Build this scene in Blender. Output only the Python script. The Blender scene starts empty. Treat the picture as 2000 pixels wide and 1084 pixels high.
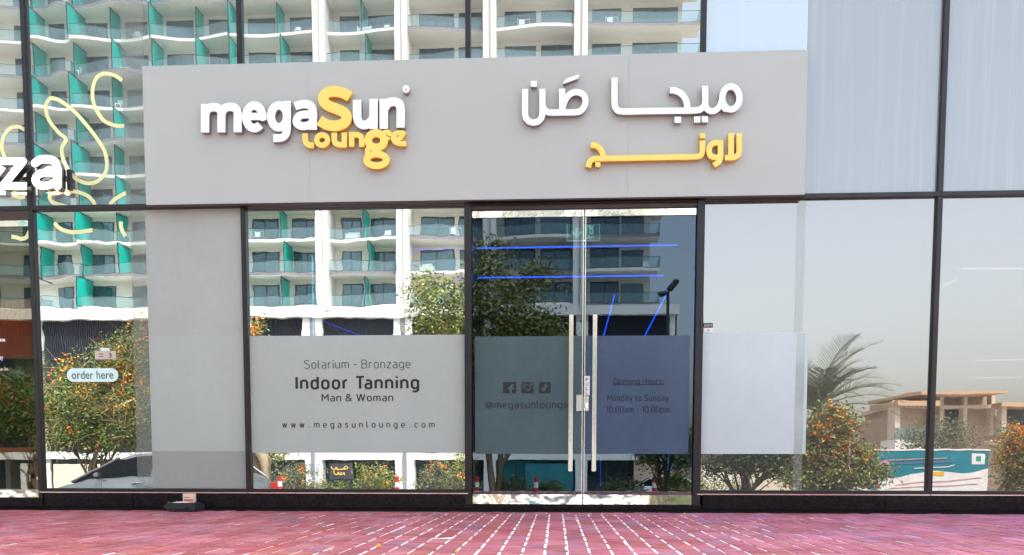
import bpy, bmesh, math, random
import numpy as np
from mathutils import Matrix, Vector
R_ = math.radians
random.seed(7); rng = np.random.default_rng(7)
SC = bpy.context.scene
COL = SC.collection

# ------------------------------------------------------------------ camera (solved from the facade grid)
FL, YAW, PIT, ROLL, PX, PY, HC = 1610.1, .0532, .0699, -.0013, 1000.58, 1016.79, .4451
CAM = np.array([0., -7.5, HC])
r0 = np.array([math.cos(YAW), math.sin(YAW), 0.])
f0 = np.array([-math.sin(YAW)*math.cos(PIT), math.cos(YAW)*math.cos(PIT), -math.sin(PIT)])
u0 = np.array([-math.sin(YAW)*math.sin(PIT), math.cos(YAW)*math.sin(PIT), math.cos(PIT)])
RT = r0*math.cos(ROLL) - u0*math.sin(ROLL)
UP = r0*math.sin(ROLL) + u0*math.cos(ROLL)
cd = bpy.data.cameras.new('camera'); cam = bpy.data.objects.new('camera', cd); COL.objects.link(cam)
cam.matrix_world = Matrix(((RT[0], UP[0], -f0[0], CAM[0]), (RT[1], UP[1], -f0[1], CAM[1]), (RT[2], UP[2], -f0[2], CAM[2]), (0, 0, 0, 1)))
cd.sensor_width = 36; cd.lens = FL/2000*36; cd.shift_x = (1000-PX)/2000; cd.shift_y = (PY-542)/2000
cd.clip_start = .05; cd.clip_end = 5000
SC.camera = cam

# ------------------------------------------------------------------ light
SUN_EL, SUN_AZ = 60, 28        # behind the shop, towards +x
W = bpy.data.worlds.new('World'); SC.world = W; W.use_nodes = True
nt = W.node_tree; nt.nodes.clear()
sky = nt.nodes.new('ShaderNodeTexSky'); sky.sky_type = 'NISHITA'; sky.sun_disc = False
sky.sun_elevation = R_(SUN_EL); sky.sun_rotation = R_(SUN_AZ); sky.air_density = 1.35; sky.dust_density = 3.6; sky.ozone_density = 1.0
bg = nt.nodes.new('ShaderNodeBackground'); bg.inputs[1].default_value = .15
wo = nt.nodes.new('ShaderNodeOutputWorld')
hz = nt.nodes.new('ShaderNodeHueSaturation'); hz.inputs['Saturation'].default_value = .50   # a dusty, milky sky
nt.links.new(sky.outputs[0], hz.inputs['Color']); nt.links.new(hz.outputs[0], bg.inputs[0]); nt.links.new(bg.outputs[0], wo.inputs[0])
ld = bpy.data.lights.new('sun', 'SUN'); ld.energy = 2.1; ld.angle = R_(.53); ld.color = (1, .96, .89)
sun = bpy.data.objects.new('sun', ld); COL.objects.link(sun)
sd = Vector((math.sin(R_(SUN_AZ))*math.cos(R_(SUN_EL)), math.cos(R_(SUN_AZ))*math.cos(R_(SUN_EL)), math.sin(R_(SUN_EL))))
sun.rotation_euler = sd.to_track_quat('Z', 'Y').to_euler()
SC.view_settings.view_transform = 'Standard'; SC.view_settings.look = 'None'
SC.view_settings.exposure = 2.08; SC.view_settings.gamma = 1; SC.view_settings.use_curve_mapping = False
SC.render.engine = 'CYCLES'
SC.cycles.use_denoising = True
SC.cycles.max_bounces = 10; SC.cycles.transparent_max_bounces = 24; SC.cycles.sample_clamp_indirect = 8

# ------------------------------------------------------------------ measuring helpers
def P(px, py, Y=0.):
    """point of the plane y=Y on the sight line measured in the photograph"""
    d = f0 + RT*(px-PX)/FL - UP*(py-PY)/FL
    t = (Y-CAM[1])/d[1]
    return CAM + d*t
def X(px, py=480, Y=0.): return float(P(px, py, Y)[0])
def Z(py, px=1000, Y=0.): return float(P(px, py, Y)[2])
def RV(px, py, Yv):
    """a thing seen mirrored in the glass at depth Yv stands at y=-Yv in front of the shop"""
    p = P(px, py, Yv); return np.array([p[0], -Yv, p[2]])

# ------------------------------------------------------------------ materials
M = {}
def new(name):
    m = bpy.data.materials.new(name); m.use_nodes = True; n = m.node_tree; n.nodes.clear()
    o = n.nodes.new('ShaderNodeOutputMaterial'); M[name] = m
    return m, n, o
def nd(n, t, **k):
    a = n.nodes.new(t)
    for q, v in k.items():
        if q.startswith('i_'):
            key = q[2:]; key = int(key) if key.isdigit() else key.replace('_', ' ')
            a.inputs[key].default_value = v
        else: setattr(a, q, v)
    return a
def coords(n, scale=(1, 1, 1)):
    tc = nd(n, 'ShaderNodeTexCoord'); mp = nd(n, 'ShaderNodeMapping'); mp.inputs['Scale'].default_value = scale
    n.links.new(tc.outputs['Object'], mp.inputs[0]); return mp.outputs[0]
def mat(name, c, rough=.6, metal=0., var=.12, vs=2., stretch=(1, 1, 1), bump=0., bs=30., spec=.5, c2=None, emis=None, es=1., alpha=None, island=0.):
    m, n, o = new(name); L = n.links
    b = nd(n, 'ShaderNodeBsdfPrincipled'); b.inputs['Roughness'].default_value = rough; b.inputs['Metallic'].default_value = metal
    b.inputs['Specular IOR Level'].default_value = spec
    co = coords(n, stretch)
    nz = nd(n, 'ShaderNodeTexNoise', i_Scale=vs, i_Detail=6., i_Roughness=.6); L.new(co, nz.inputs['Vector'])
    rp = nd(n, 'ShaderNodeValToRGB'); rp.color_ramp.elements[0].position = .3; rp.color_ramp.elements[1].position = .7
    a = [x*(1-var) for x in c]; e = list(c2) if c2 else [min(1, x*(1+var)) for x in c]
    rp.color_ramp.elements[0].color = (*a, 1); rp.color_ramp.elements[1].color = (*e, 1)
    L.new(nz.outputs[0], rp.inputs[0]); src = rp.outputs[0]
    if island:
        g = nd(n, 'ShaderNodeNewGeometry'); hs = nd(n, 'ShaderNodeHueSaturation')
        mr = nd(n, 'ShaderNodeMapRange'); mr.inputs['To Min'].default_value = 1-island; mr.inputs['To Max'].default_value = 1+island
        L.new(g.outputs['Random Per Island'], mr.inputs[0]); L.new(mr.outputs[0], hs.inputs['Value']); L.new(src, hs.inputs['Color'])
        m2 = nd(n, 'ShaderNodeMath', operation='FRACT'); m1 = nd(n, 'ShaderNodeMath', operation='MULTIPLY'); m1.inputs[1].default_value = 17.3
        L.new(g.outputs['Random Per Island'], m1.inputs[0]); L.new(m1.outputs[0], m2.inputs[0])
        mh = nd(n, 'ShaderNodeMapRange'); mh.inputs['To Min'].default_value = .5-.035*min(1, island*2); mh.inputs['To Max'].default_value = .5+.035*min(1, island*2)
        L.new(m2.outputs[0], mh.inputs[0]); L.new(mh.outputs[0], hs.inputs['Hue']); src = hs.outputs[0]
    L.new(src, b.inputs['Base Color'])
    if bump:
        n2 = nd(n, 'ShaderNodeTexNoise', i_Scale=bs, i_Detail=5.); L.new(co, n2.inputs['Vector'])
        bp = nd(n, 'ShaderNodeBump', i_Strength=1., i_Distance=bump); L.new(n2.outputs[0], bp.inputs['Height']); L.new(bp.outputs[0], b.inputs['Normal'])
    if emis: b.inputs['Emission Color'].default_value = (*emis, 1); b.inputs['Emission Strength'].default_value = es
    if alpha is not None: b.inputs['Alpha'].default_value = alpha
    L.new(b.outputs[0], o.inputs[0]); return m
def pane_mat(name, refl, tint, diff, opac, veil, wav=.00035, ws=2.2, rough=.0, seed=0., streak=0., mott=0.):
    """coated window glass: mirror coat + pale inner film, the rest lets one see in"""
    m, n, o = new(name); L = n.links
    co = coords(n)
    gl = nd(n, 'ShaderNodeBsdfGlossy', i_Roughness=rough); gl.inputs['Color'].default_value = (*refl, 1)
    df = nd(n, 'ShaderNodeBsdfDiffuse'); df.inputs['Color'].default_value = (*diff, 1)
    tr = nd(n, 'ShaderNodeBsdfTransparent'); tr.inputs['Color'].default_value = (*tint, 1)
    nz = nd(n, 'ShaderNodeTexNoise', noise_dimensions='4D', i_Scale=ws, i_Detail=2.5, i_W=seed); L.new(co, nz.inputs['Vector'])
    bp = nd(n, 'ShaderNodeBump', i_Strength=1., i_Distance=wav); L.new(nz.outputs[0], bp.inputs['Height']); L.new(bp.outputs[0], gl.inputs['Normal'])
    if streak:
        c2 = coords(n, (9, 9, .25)); n3 = nd(n, 'ShaderNodeTexNoise', i_Scale=1.3, i_Detail=6., i_Roughness=.7); L.new(c2, n3.inputs['Vector'])
        rp = nd(n, 'ShaderNodeValToRGB'); rp.color_ramp.elements[0].position = .5; rp.color_ramp.elements[1].position = .78
        rp.color_ramp.elements[0].color = (*diff, 1); rp.color_ramp.elements[1].color = (min(1, diff[0]+streak), min(1, diff[1]+streak*.9), min(1, diff[2]+streak*.75), 1)
        L.new(n3.outputs[0], rp.inputs[0]); L.new(rp.outputs[0], df.inputs['Color'])
    if mott:
        n4 = nd(n, 'ShaderNodeTexNoise', i_Scale=1.7, i_Detail=3.); L.new(coords(n, (1, 1, .8)), n4.inputs['Vector'])
        n5 = nd(n, 'ShaderNodeTexNoise', i_Scale=9., i_Detail=9., i_Roughness=.8); L.new(co, n5.inputs['Vector'])
        ml = nd(n, 'ShaderNodeMath', operation='MULTIPLY'); L.new(n4.outputs[0], ml.inputs[0]); L.new(n5.outputs[0], ml.inputs[1])
        rp = nd(n, 'ShaderNodeValToRGB'); rp.color_ramp.elements[0].position = .16; rp.color_ramp.elements[1].position = .40
        rp.color_ramp.elements[0].color = (*[q*(1-mott) for q in diff], 1); rp.color_ramp.elements[1].color = (*[min(1, q*(1+mott)) for q in diff], 1)
        L.new(ml.outputs[0], rp.inputs[0]); L.new(rp.outputs[0], df.inputs['Color'])
    m1 = nd(n, 'ShaderNodeMixShader'); m1.inputs[0].default_value = veil; L.new(gl.outputs[0], m1.inputs[1]); L.new(df.outputs[0], m1.inputs[2])
    m2 = nd(n, 'ShaderNodeMixShader'); m2.inputs[0].default_value = opac; L.new(tr.outputs[0], m2.inputs[1]); L.new(m1.outputs[0], m2.inputs[2])
    L.new(m2.outputs[0], o.inputs[0]); return m

pane_mat('glass_upper_left', (.43, .46, .46), (.9, .95, .95), (.33, .37, .37), .97, .18, .0002, 1.6)
pane_mat('glass_upper', (.44, .46, .46), (.9, .95, .95), (.33, .36, .37), .98, .14, .0002, 1.6, seed=3.)
pane_mat('glass_upper_right', (.36, .38, .40), (.9, .9, .9), (.335, .365, .37), 1., .62, .0002, 1.2, seed=5., streak=.10)
pane_mat('glass_upper_pale', (.46, .51, .54), (.9, .9, .9), (.50, .56, .59), 1., .45, .0002, 1.2, seed=5., streak=.03)
pane_mat('glass_lower_left', (.48, .51, .49), (.9, .95, .95), (.5, .5, .5), .97, .02, .00045, 2.6, seed=1.)
pane_mat('glass_lower_mid', (.57, .59, .58), (.8, .9, .9), (.5, .5, .5), .76, .01, .00045, 2.4, seed=2.)
pane_mat('glass_lower_right', (.365, .355, .345), (.9, .9, .9), (.36, .36, .35), .88, .12, .0003, 2., seed=4.)
pane_mat('glass_door', (.115, .14, .165), (.7, .85, .9), (.1, .1, .1), .56, .01, .0002, 2., seed=8.)
pane_mat('glass_shop_door', (.26, .29, .25), (.9, .9, .9), (.1, .1, .1), .34, .01, .0003, 2., seed=9.)
pane_mat('film_warm', (.35, .35, .35), (1, 1, 1), (.40, .425, .40), 1., .90, rough=.25, mott=0.05)
pane_mat('film_warm_low', (.35, .35, .35), (1, 1, 1), (.315, .335, .315), 1., .90, rough=.25, mott=0.06)  # darker low band: film seam and a reflection put into the colour
pane_mat('film_mid', (.35, .36, .36), (1, 1, 1), (.41, .455, .425), 1., .90, rough=.2, mott=0.045)
pane_mat('film_teal', (.3, .34, .36), (1, 1, 1), (.072, .115, .125), 1., .90, rough=.2, mott=0.12)  # teal cast: the mirrored tree put into the film colour
pane_mat('film_blue', (.3, .34, .4), (1, 1, 1), (.060, .093, .155), 1., .90, rough=.2, mott=0.14)  # blue cast: the mirrored sky put into the film colour
pane_mat('film_pale', (.5, .52, .55), (1, 1, 1), (.53, .61, .625), 1., .88, rough=.25, mott=0.045)
pane_mat('strip_pale', (.6, .6, .6), (.97, .98, .97), (.62, .64, .62), .16, .6, rough=.02)
pane_mat('balustrade_glass', (.40, .48, .52), (.80, .90, .92), (.34, .50, .54), .27, .62, 0.)
pane_mat('window_glass', (.20, .28, .32), (.5, .5, .5), (.012, .042, .050), 1., .70, .004, 1.2, mott=.35)
pane_mat('window_glass_curtain', (.24, .32, .38), (.5, .5, .5), (.07, .15, .18), 1., .70, .004, 1.2, mott=.3)
mat('frame_dark', (.022, .019, .022), .35, .3, .2, 6, bump=.0003, bs=60)
mat('frame_brown', (.055, .036, .030), .35, .4, .2, 6)
mat('granite', (.008, .008, .009), .14, 0, .5, 40, bump=.0002, bs=200, c2=(.016, .016, .018), spec=.14)
mat('recess_black', (.006, .006, .006), .9)
pane_mat('chrome_wavy', (.90, .87, .80), (1, 1, 1), (.5, .5, .5), 1., .0, wav=.0026, ws=4.6, rough=.05, seed=6.)
mat('chrome', (.86, .82, .74), .06, 1, .05, 3, bump=.0018, bs=9)
mat('steel', (.74, .71, .66), .16, 1, .06, 3, (1, 1, .1), bump=.0004, bs=12)
mat('sign_grey', (.425, .445, .43), .38, 0, .03, .8, bump=.0008, bs=1.5)
mat('sign_edge', (.20, .17, .16), .5)
mat('white_acrylic', (.88, .89, .87), .3, 0, .01)
mat('shaded_return', (.27, .255, .25), .45, 0, .03)  # sides of the white letters, shade put into the colour
mat('yellow_face', (.92, .66, .15), .3, 0, .02)
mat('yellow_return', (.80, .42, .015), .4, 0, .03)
mat('vinyl_black', (.008, .009, .011), .6)
mat('vinyl_grey', (.045, .055, .06), .6)
mat('vinyl_navy', (.006, .008, .016), .6)
mat('vinyl_yellow', (.80, .80, .40), .5)
mat('vinyl_mint', (.62, .84, .80), .5)
mat('vinyl_white', (.8, .8, .8), .5)
mat('label_beige', (.5, .43, .36), .6)
mat('label_dark', (.05, .05, .06), .5)
mat('plastic_black', (.02, .022, .027), .35, bump=.0005, bs=40)
mat('lamp_lens', (.72, .74, .72), .5)
mat('cardboard', (.72, .50, .38), .8)
mat('print_red', (.55, .12, .06), .8)
mat('letter_lit', (.9, .9, .88), .4, emis=(1, .97, .9), es=.7)
mat('chrome_return', (.30, .28, .27), .18, 1, .05, 3)
mat('joint_sand', (.78, .755, .72), .95, 0, .12, 30, bump=.002, bs=200)
mat('asphalt', (.06, .06, .062), .9, 0, .2, 3, bump=.004, bs=120)
mat('kerb', (.42, .40, .37), .85, 0, .1, 5)
mat('soil', (.26, .20, .13), .95, 0, .3, 1.2, bump=.02, bs=8, c2=(.36, .29, .19))
mat('grass', (.10, .14, .03), .9, 0, .4, 2, bump=.03, bs=30, c2=(.22, .22, .06), island=.2)
mat('concrete_white', (.71, .705, .69), .7, 0, .03, .3, bump=.004, bs=3)
mat('stucco_cream', (.73, .715, .68), .8, 0, .04, .4)
mat('soffit_cream', (.79, .765, .72), .8, 0, .03, .5)
mat('slab_violet', (.21, .20, .235), .6, 0, .08, .6)
mat('teal_panel', (.00, .50, .44), .35, 0, .06, .5)
mat('louvre_navy', (.022, .028, .045), .6, 0, .2, .5)
mat('storefront', (.015, .03, .035), .12, 0, .2, .4)
mat('teal_board', (.01, .16, .19), .5)
mat('sandstone', (.52, .40, .28), .85, 0, .08, .8)
mat('villa_wall', (.50, .37, .27), .85, 0, .06, .4)
mat('villa_roof', (.56, .38, .24), .8, 0, .06, .4)
mat('villa_pale', (.64, .55, .44), .85, 0, .05, .4)
mat('villa_dark', (.04, .04, .045), .4)
mat('wall_beige', (.66, .58, .47), .85, 0, .06, .5)
mat('wall_bright', (.82, .80, .77), .8, 0, .03, .5)
mat('bark', (.20, .135, .085), .95, 0, .35, 6, (1, 1, .3), bump=.01, bs=25)
mat('bark_pale', (.36, .28, .19), .95, 0, .3, 6, (1, 1, .3), bump=.01, bs=25)
mat('leaf_green', (.085, .14, .020), .5, 0, .3, 1.5, c2=(.20, .26, .045), island=.45)
mat('leaf_light', (.15, .20, .04), .5, 0, .3, 1.5, c2=(.36, .37, .10), island=.4)
mat('leaf_dark', (.045, .085, .018), .5, 0, .3, 1.5, c2=(.11, .15, .03), island=.4)
mat('leaf_grey', (.13, .155, .08), .6, 0, .25, 1.5, c2=(.22, .23, .13), island=.35)
mat('twig_dry', (.40, .27, .15), .9, 0, .3, 3, island=.3)
mat('palm_leaf', (.16, .20, .11), .5, 0, .25, 2, c2=(.28, .31, .19), island=.3)
mat('blossom_orange', (.85, .20, .015), .6, 0, .2, 3, c2=(.95, .38, .03), island=.3)
mat('blossom_red', (.55, .035, .015), .6, 0, .2, 3, island=.3)
mat('car_silver', (.24, .245, .25), .25, .75, .02, 1)
mat('car_white', (.75, .75, .75), .25, .1, .02, 1)
mat('car_glass', (.004, .005, .006), .12, 0, .1, 1, spec=.12)
mat('rubber', (.02, .02, .02), .8)
mat('rim', (.5, .5, .52), .3, .9)
mat('red_plastic', (.55, .03, .025), .4)
mat('white_plastic', (.8, .8, .8), .4)
mat('truck_teal', (.0, .20, .27), .35)
mat('truck_white', (.82, .80, .78), .4)
mat('truck_red', (.62, .30, .30), .5)
mat('truck_yellow', (.85, .50, .02), .5)
mat('truck_green', (.0, .30, .20), .5)
mat('truck_violet', (.10, .17, .34), .5)
mat('lamp_post', (.06, .065, .07), .45, .5)
mat('interior_dark', (.03, .032, .035), .9)
mat('interior_floor', (.06, .06, .06), .6)
mat('interior_white', (.5, .5, .5), .8)
mat('orange_wall', (.95, .26, .04), .7, 0, .08, 1)
mat('orange_slat', (.88, .23, .04), .7, 0, .08, 1)
mat('counter_pink', (.62, .42, .34), .7)
mat('led_blue', (.02, .1, .9), .5, emis=(.004, .075, 1.), es=3.)
mat('led_dim', (.02, .1, .9), .5, emis=(.01, .08, .8), es=.7)
mat('led_cyan', (.05, .6, .9), .5, emis=(.04, .55, .85), es=4.)
mat('exit_green', (.0, .12, .06), .5, emis=(.0, .16, .08), es=.3)
mat('exit_white', (.6, .8, .7), .5, emis=(.55, .85, .72), es=.45)
mat('tube_light', (.8, .8, .8), .5, emis=(1, .95, .85), es=2.4)
mat('gold', (.75, .48, .15), .4, .6)
mat('cloth_white', (.8, .8, .8), .9)
mat('yellow_petal', (.85, .60, .03), .6)
mat('stone_white', (.75, .73, .7), .8)

# paver materials: red clay drifting to mauve, worn pale streaks
def paver_mat(name, c, c2):
    m, n, o = new(name); L = n.links
    b = nd(n, 'ShaderNodeBsdfPrincipled'); b.inputs['Roughness'].default_value = .7
    tc = nd(n, 'ShaderNodeNewGeometry'); mp = nd(n, 'ShaderNodeMapping'); L.new(tc.outputs['Position'], mp.inputs[0])
    a = nd(n, 'ShaderNodeTexNoise', i_Scale=1.1, i_Detail=3.); L.new(mp.outputs[0], a.inputs['Vector'])
    mx = nd(n, 'ShaderNodeMix', data_type='RGBA'); mx.inputs['A'].default_value = (*c, 1); mx.inputs['B'].default_value = (*c2, 1)
    sx = nd(n, 'ShaderNodeSeparateXYZ'); L.new(tc.outputs['Position'], sx.inputs[0])
    mr = nd(n, 'ShaderNodeMapRange'); mr.inputs['From Min'].default_value = -1.; mr.inputs['From Max'].default_value = 4.5
    L.new(sx.outputs[0], mr.inputs[0])
    ad = nd(n, 'ShaderNodeMath', operation='ADD'); s = nd(n, 'ShaderNodeMath', operation='SUBTRACT'); s.inputs[1].default_value = .5
    L.new(a.outputs[0], s.inputs[0]); L.new(mr.outputs[0], ad.inputs[0]); L.new(s.outputs[0], ad.inputs[1]); ad.use_clamp = True
    L.new(ad.outputs[0], mx.inputs['Factor'])
    w = nd(n, 'ShaderNodeTexNoise', i_Scale=7., i_Detail=8., i_Roughness=.75); mp2 = nd(n, 'ShaderNodeMapping'); mp2.inputs['Scale'].default_value = (.7, 3.5, 1)
    L.new(tc.outputs['Position'], mp2.inputs[0]); L.new(mp2.outputs[0], w.inputs['Vector'])
    rp = nd(n, 'ShaderNodeValToRGB'); rp.color_ramp.elements[0].position = .46; rp.color_ramp.elements[1].position = .72
    rp.color_ramp.elements[0].color = (0, 0, 0, 1); rp.color_ramp.elements[1].color = (.6, .6, .6, 1); L.new(w.outputs[0], rp.inputs[0])
    m2 = nd(n, 'ShaderNodeMix', data_type='RGBA'); L.new(rp.outputs[0], m2.inputs['Factor']); L.new(mx.outputs['Result'], m2.inputs['A']); m2.inputs['B'].default_value = (.60, .44, .48, 1)
    dn = nd(n, 'ShaderNodeTexNoise', i_Scale=2.3, i_Detail=7., i_Roughness=.7); L.new(tc.outputs['Position'], dn.inputs['Vector'])
    dr_ = nd(n, 'ShaderNodeValToRGB'); dr_.color_ramp.elements[0].position = .36; dr_.color_ramp.elements[1].position = .60; dr_.color_ramp.elements[0].color = (.62, .58, .60, 1); dr_.color_ramp.elements[1].color = (1, 1, 1, 1); L.new(dn.outputs[0], dr_.inputs[0])
    m3 = nd(n, 'ShaderNodeMix', data_type='RGBA', blend_type='MULTIPLY'); m3.inputs['Factor'].default_value = 1.; L.new(m2.outputs['Result'], m3.inputs['A']); L.new(dr_.outputs[0], m3.inputs['B'])
    L.new(m3.outputs['Result'], b.inputs['Base Color'])
    bp = nd(n, 'ShaderNodeBump', i_Strength=.8, i_Distance=.004); L.new(w.outputs[0], bp.inputs['Height']); L.new(bp.outputs[0], b.inputs['Normal'])
    L.new(b.outputs[0], o.inputs[0]); return m
PAV = [paver_mat('paver_red', (0.345, 0.042, 0.055), (0.42, 0.1, 0.2)), paver_mat('paver_rose', (0.41, 0.085, 0.105), (0.5, 0.145, 0.26)),
       paver_mat('paver_brick', (0.36, 0.058, 0.048), (0.43, 0.105, 0.17)), paver_mat('paver_mauve', (0.29, 0.078, 0.115), (0.4, 0.13, 0.26))]

# ------------------------------------------------------------------ mesh helpers
def link(name, me, parent=None, mats=None):
    o = bpy.data.objects.new(name, me); COL.objects.link(o)
    if parent is not None: o.parent = parent
    if mats:
        for q in (mats if isinstance(mats, (list, tuple)) else [mats]): me.materials.append(M[q])
    return o
class B:
    """collects boxes, tubes, prisms into one mesh"""
    def __init__(s): s.v = []; s.f = []; s.m = []
    def add(s, vs, fs, mi=0):
        k = len(s.v); s.v += [tuple(map(float, q)) for q in vs]; s.f += [tuple(k+i for i in f) for f in fs]; s.m += [mi]*len(fs); return s
    def box(s, x0, x1, y0, y1, z0, z1, mi=0):
        x0, x1 = sorted((x0, x1)); y0, y1 = sorted((y0, y1)); z0, z1 = sorted((z0, z1))
        return s.add([(x0,y0,z0),(x1,y0,z0),(x1,y1,z0),(x0,y1,z0),(x0,y0,z1),(x1,y0,z1),(x1,y1,z1),(x0,y1,z1)],
                     [(0,3,2,1),(4,5,6,7),(0,1,5,4),(1,2,6,5),(2,3,7,6),(3,0,4,7)], mi)
    def prism(s, pts, y0, y1, mi=0, mside=None):
        """outline in x,z extruded along y"""
        n = len(pts); a = [(p[0], y0, p[1]) for p in pts]; b = [(p[0], y1, p[1]) for p in pts]
        s.add(a+b, [tuple(range(n)), tuple(range(2*n-1, n-1, -1))], mi)
        k = len(s.v)-2*n
        for i in range(n):
            j = (i+1) % n; s.f.append((k+i, k+n+i, k+n+j, k+j)); s.m.append(mi if mside is None else mside)
        return s
    def plan(s, pts, z0, z1, mi=0, mside=None):
        """outline in x,y extruded up"""
        n = len(pts); a = [(p[0], p[1], z0) for p in pts]; b = [(p[0], p[1], z1) for p in pts]
        s.add(a+b, [tuple(range(n))[::-1], tuple(range(n, 2*n))], mi); k = len(s.v)-2*n
        for i in range(n):
            j = (i+1) % n; s.f.append((k+i, k+j, k+n+j, k+n+i)); s.m.append(mi if mside is None else mside)
        return s
    def tube(s, pts, rad, n=8, mi=0, cap=True):
        pts = [np.array(p, float) for p in pts]
        rad = rad if isinstance(rad, (list, tuple)) else [rad]*len(pts)
        k = len(s.v)
        for i, p in enumerate(pts):
            t = pts[min(i+1, len(pts)-1)]-pts[max(i-1, 0)]; t = t/(np.linalg.norm(t)+1e-9)
            a = np.cross(t, [0, 0, 1.]); a = a/np.linalg.norm(a) if np.linalg.norm(a) > .05 else np.array([1., 0, 0])
            b = np.cross(t, a)
            for j in range(n):
                w = 2*math.pi*j/n; s.v.append(tuple(p+rad[i]*(a*math.cos(w)+b*math.sin(w))))
        for i in range(len(pts)-1):
            for j in range(n):
                s.f.append((k+i*n+j, k+i*n+(j+1) % n, k+(i+1)*n+(j+1) % n, k+(i+1)*n+j)); s.m.append(mi)
        if cap:
            s.f.append(tuple(k+j for j in range(n))[::-1]); s.m.append(mi)
            e = k+(len(pts)-1)*n; s.f.append(tuple(e+j for j in range(n))); s.m.append(mi)
        return s
    def mesh(s, name):
        me = bpy.data.meshes.new(name); me.from_pydata(s.v, [], s.f); me.polygons.foreach_set('material_index', s.m); me.update(); return me
    def build(s, name, mats, parent=None, bevel=0., smooth=False):
        me = s.mesh(name)
        if bevel:
            bm = bmesh.new(); bm.from_mesh(me); bmesh.ops.recalc_face_normals(bm, faces=bm.faces)
            bmesh.ops.bevel(bm, geom=[e for e in bm.edges if len(e.link_faces) == 2 and e.calc_face_angle(0) > .5], offset=bevel, segments=2, affect='EDGES', clamp_overlap=True)
            bm.to_mesh(me); bm.free()
        if smooth: me.polygons.foreach_set('use_smooth', [True]*len(me.polygons))
        return link(name, me, parent, mats)
def tag(o, label=None, cat=None, group=None, kind=None):
    if label: o['label'] = label
    if cat: o['category'] = cat
    if group: o['group'] = group
    if kind: o['kind'] = kind
    return o
def thing(name, label, cat, loc=(0, 0, 0), group=None):
    o = bpy.data.objects.new(name, None); COL.objects.link(o); o.location = loc; o.empty_display_size = .2
    return tag(o, label, cat, group)
def local(o, root):
    """put a mesh modelled in world coordinates under root"""
    o.parent = root; l = root.location
    if isinstance(o.data, bpy.types.Mesh) and o.data.users == 1:
        o.data.transform(Matrix.Translation(-Vector(l)))
    return o

# ------------------------------------------------------------------ lettering: union of strokes -> outline -> solid letter
def seg_sdf(GX, GY, a, b, hw, clips=()):
    ax, ay = a; bx, by = b; dx, dy = bx-ax, by-ay; L = math.hypot(dx, dy)
    if L < 1e-6: return np.full(GX.shape, 9.)
    ux, uy = dx/L, dy/L
    s = (GX-ax)*ux+(GY-ay)*uy; t = -(GX-ax)*uy+(GY-ay)*ux
    sc = np.clip(s, 0, L); d = np.hypot(s-sc, t)-hw
    for (cx, cy), (vx, vy) in clips: d = np.maximum(d, (GX-cx)*vx+(GY-cy)*vy)
    return d
def path_items(q, hw, fa, fb):
    """segments of one stroke; those near a flat end are clipped square there"""
    out = []
    q = [p for i, p in enumerate(q) if i == 0 or math.hypot(p[0]-q[i-1][0], p[1]-q[i-1][1]) > 1e-6]
    def endc(p, n_): L = math.hypot(p[0]-n_[0], p[1]-n_[1])+1e-12; return (p, ((p[0]-n_[0])/L, (p[1]-n_[1])/L))
    cum = [0.]
    for i in range(len(q)-1): cum.append(cum[-1]+math.hypot(q[i+1][0]-q[i][0], q[i+1][1]-q[i][1]))
    ka = next((i for i in range(1, len(q)) if cum[i] > hw*.5), len(q)-1); kb = next((i for i in range(len(q)-2, -1, -1) if cum[-1]-cum[i] > hw*.5), 0)
    ca = endc(q[0], q[ka]); cb = endc(q[-1], q[kb])
    for i in range(len(q)-1):
        c = []
        if fa and cum[i] < hw*1.3: c.append(ca)
        if fb and cum[-1]-cum[i+1] < hw*1.3: c.append(cb)
        out.append((q[i], q[i+1], hw, c))
    return out
def contours(F, x0, y0, h):
    ny, nx = F.shape; segs = {}
    def ip(i, j, k, l):
        a, b = F[j, i], F[l, k]; t = a/(a-b); return (x0+(i+t*(k-i))*h, y0+(j+t*(l-j))*h)
    ins = F < 0
    cs = ins[:-1, :-1]*1+ins[:-1, 1:]*2+ins[1:, 1:]*4+ins[1:, :-1]*8
    T = {1: [(3, 0)], 2: [(0, 1)], 3: [(3, 1)], 4: [(1, 2)], 5: [(3, 2), (1, 0)], 6: [(0, 2)], 7: [(3, 2)], 8: [(2, 3)], 9: [(2, 0)], 10: [(0, 3), (2, 1)], 11: [(2, 1)], 12: [(1, 3)], 13: [(1, 0)], 14: [(0, 3)]}
    nxt = {}; pos = {}
    for j, i in zip(*np.nonzero((cs > 0) & (cs < 15))):
        for a, b in T[int(cs[j, i])]:
            ks = []
            for e in (a, b):
                if e == 0: key = ('h', i, j); q = (i, j, i+1, j)
                elif e == 2: key = ('h', i, j+1); q = (i, j+1, i+1, j+1)
                elif e == 1: key = ('v', i+1, j); q = (i+1, j, i+1, j+1)
                else: key = ('v', i, j); q = (i, j, i, j+1)
                if key not in pos: pos[key] = ip(*q)
                ks.append(key)
            nxt[ks[0]] = ks[1]
    loops = []
    while nxt:
        k = next(iter(nxt)); lp = []
        while k in nxt: lp.append(pos[k]); k = nxt.pop(k)
        if len(lp) > 6: loops.append(lp)
    return loops
def simplify(lp, tol):
    """closed Douglas-Peucker"""
    P_ = np.array(lp); n = len(P_); far = int(np.argmax(((P_-P_[0])**2).sum(1)))
    def dp(a, b):
        if b <= a+1: return [a]
        A, Bb = P_[a], P_[b % n]; d = Bb-A; L = np.hypot(*d)+1e-12
        q = P_[a+1:b]; e = np.abs((q[:, 0]-A[0])*d[1]-(q[:, 1]-A[1])*d[0])/L
        k = int(np.argmax(e))
        if e[k] < tol: return [a]
        return dp(a, a+1+k)+dp(a+1+k, b)
    idx = dp(0, far)+dp(far, n); return [tuple(P_[i]) for i in idx]
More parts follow.
